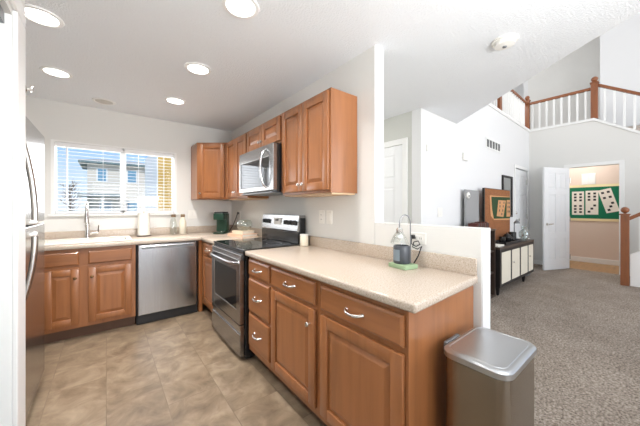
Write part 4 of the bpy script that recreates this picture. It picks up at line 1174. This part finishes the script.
for k in range(n):
    baluster(r, rx, sy + 0.05 + (yc - sy - 0.10) * (k + 0.6) / n, ZB, 3.5595)
r = thing('loft_railing', 'loft railing running along the long white wall towards the ceiling edge', 'railing', (6.2, 1.9, ZB))
yo = 0.06
def lp(x): return vent_y(x) + yo
newel(r, 5.66, lp(5.66), ZB, 3.66, 0.09)
b = MB((4.2, lp(4.2), 0), ud, nd); b.box(0, DX - 4.2 - 0.01, -0.03, 0.03, 3.575, 3.63, 0.012); b.build('handrail', M['rail_wood'], r)
for k in range(14):
    xx = 5.66 + 0.125 * (k + 1)
    if xx < DX - 0.08: baluster(r, xx, lp(xx), ZB, 3.5745)
for k in range(9):
    xx = 5.66 - 0.13 * (k + 1)
    baluster(r, xx, lp(xx), ZB, 3.5745)
r = thing('stair_railing', 'upper stair railing sloping down to the right from the tall brown post', 'railing', (rx, 0.2, 2.6))
y_end = -1.6
b = MB(); hw = 0.03
b.prism([(sy - 0.051, 3.60), (sy - 0.051, 3.655), (y_end, 3.655 - (sy - 0.051 - y_end) * slope), (y_end, 3.60 - (sy - 0.051 - y_end) * slope)], 'x', rx - hw, rx + hw); b.build('handrail', M['rail_wood'], r)
y = sy - 0.14
while y > y_end + 0.1:
    baluster(r, rx, y, stair_z(y) + 0.045, 3.60 - (sy - 0.051 - y) * slope - 0.012)
    y -= 0.125

# lower flight with its newel post
r = thing('staircase', 'lower flight of carpeted stairs with white skirt at the right edge', 'staircase', (6.95, -0.6, 0))
for k in range(7):
    y0 = 0.30 - 0.28 * k
    b = MB(); b.box(6.565, DX - 0.005, -1.655, y0, 0.185 * k + 0.005, 0.185 * (k + 1), 0.006); b.build('step', M['carpet'], r)
b = MB(); b.prism([(0.33, 0.005), (0.33, 0.475), (-1.655, 0.475 + 1.985 * slope), (-1.655, 0.005)], 'x', 6.53, 6.563); b.build('skirt_panel', M['trim'], r)
b = MB(); b.prism([(0.33, 0.4755), (0.33, 0.505), (-1.655, 0.505 + 1.985 * slope), (-1.655, 0.4755 + 1.985 * slope)], 'x', 6.52, 6.575); b.build('skirt_cap', M['trim'], r)
r = thing('stair_railing', 'lower stair railing with ball-topped brown post beside the doorway', 'railing', (6.545, 0.3, 0))
newel(r, 6.53, 0.385, 0.005, 1.13, 0.095)
b = MB(); b.prism([(0.337, 1.045), (0.337, 1.105), (-1.60, 1.105 + 1.937 * slope), (-1.60, 1.045 + 1.937 * slope)], 'x', 6.515, 6.575); b.build('handrail', M['rail_wood'], r)
y = 0.225
while y > -1.5:
    baluster(r, 6.547, y, 0.516 + (0.33 - y) * slope, 1.045 + (0.337 - y) * slope - 0.012)
    y -= 0.14

# ------------------------------------------------------------------ outside the kitchen window
b = MB(); b.box(-40, 40, 4.3, 90, -0.6, -0.2); struct('ground_outside', b, M['lawn'])
r = thing('house', 'grey sided two-storey house across the street, seen through the window', 'house', (2, 40, -0.2))
b = MB(); b.box(-1.6, 3.9, 38, 44, -0.2, 6.0); w_ = b.build('wall', M['siding'], r)
b = MB()
for k in range(24): b.box(-1.6, 3.9, 37.97, 37.999, 0.0 + k * 0.25, 0.03 + k * 0.25)
b.build('siding_lap', M['ext_white'], w_)
b = MB(); b.box(-2.3, 4.2, 37.3, 44.5, 5.98, 6.22); b.build('eave', M['eave'], r)
b = MB(); b.loft([[(-2.3, 37.3, 6.225), (4.2, 37.3, 6.225), (4.2, 44.5, 6.225), (-2.3, 44.5, 6.225)], [(-0.6, 40.5, 6.9), (3.2, 40.5, 6.9), (3.2, 41.5, 6.9), (-0.6, 41.5, 6.9)]]); b.build('roof', M['roofing'], r)
for x0, x1, z0, z1 in ((-0.72, -0.03, 4.15, 5.43), (1.93, 2.70, 4.15, 5.43), (-0.5, 0.4, 0.6, 1.9), (1.9, 2.8, 0.6, 1.9)):
    b = MB(); b.box(x0 - 0.14, x1 + 0.14, 37.92, 37.965, z0 - 0.14, z1 + 0.14); f_ = b.build('window_frame', M['ext_white'], r)
    b = MB(); b.box(x0, x1, 37.89, 37.915, z0, z1); b.build('window_pane', M['ext_glass'], f_)
b = MB(); b.box(-2.3, 1.7, 36.4, 37.96, 2.40, 2.66); b.build('porch_roof', M['eave'], r)
for xx in (-2.1, -0.3, 1.5):
    b = MB(); b.box(xx - 0.12, xx + 0.12, 36.5, 36.74, -0.2, 2.395); b.build('porch_post', M['ext_white'], r)
b = MB(); b.box(-2.1, 1.5, 36.55, 36.65, 0.35, 0.95); b.build('porch_railing', M['ext_white'], r)
b = MB(); b.box(3.9, 4.15, 37.9, 38.1, -0.2, 6.0); b.build('corner_board', M['ext_white'], r)
r = thing('house', 'ochre yellow building corner at the right side of the kitchen window', 'house', (4.2, 23, -0.2))
b = MB(); b.box(2.85, 7.0, 22, 29.5, -0.2, 5.6); b.build('wall', M['yellow'], r)
b = MB(); b.box(2.78, 2.849, 21.99, 29.5, -0.2, 5.6); b.build('side_wall', M['ext_white'], r)
b = MB()
for k in range(28): b.box(2.85, 7.0, 21.98, 21.999, 0.0 + k * 0.2, 0.025 + k * 0.2)
b.build('siding_lap', M['yellow'], r)
r = thing('house', 'pale distant house between the grey house and the ochre corner', 'house', (6.5, 52, -0.2))
b = MB(); b.box(4.6, 10.5, 50, 56, -0.2, 5.5); b.build('wall', M['ext_white'], r)
b = MB(); b.loft([[(4.3, 49.6, 5.505), (10.8, 49.6, 5.505), (10.8, 56.4, 5.505), (4.3, 56.4, 5.505)], [(5.5, 52.5, 7.2), (9.6, 52.5, 7.2), (9.6, 53.5, 7.2), (5.5, 53.5, 7.2)]]); b.build('roof', M['roofing'], r)
for xx in (4.9, 6.0):
    b = MB(); b.box(xx, xx + 0.6, 49.95, 49.999, 1.0, 2.2); b.build('window_pane', M['ext_glass'], r)
# bare tree
r = thing('bare_tree', 'leafless young tree outside the left part of the kitchen window', 'tree', (-1.95, 25, -0.2))
b = MB(); b.tube([(-1.95, 25, -0.2), (-1.93, 25, 1.5), (-1.96, 25, 2.8)], [0.07, 0.05, 0.03], 8); b.build('trunk', M['bark'], r)
b = MB()
for k in range(46):
    a = random.random() * 2 * PI; z0 = 0.6 + random.random() * 2.1; L = 0.35 + random.random() * 0.55
    p0 = Vector((-1.95, 25, z0)); d = Vector((math.cos(a), math.sin(a) * 0.6, 0.55 + random.random() * 0.8)).normalized()
    p1 = p0 + d * L * 0.5; p2 = p1 + (d + Vector((random.random() - .5, random.random() - .5, 0.2)) * 0.8) * L * 0.5
    b.tube([p0, p1, p2], [0.018, 0.013, 0.007], 5)
    for q in range(3):
        d2 = Vector((random.random() - .5, random.random() - .5, random.random() * 0.7)).normalized()
        b.tube([p1, p1 + d2 * L * 0.35], [0.010, 0.005], 4)
o = b.build('branch_crown', M['bark'], r); o['kind'] = 'stuff'

bpy.context.view_layer.update()
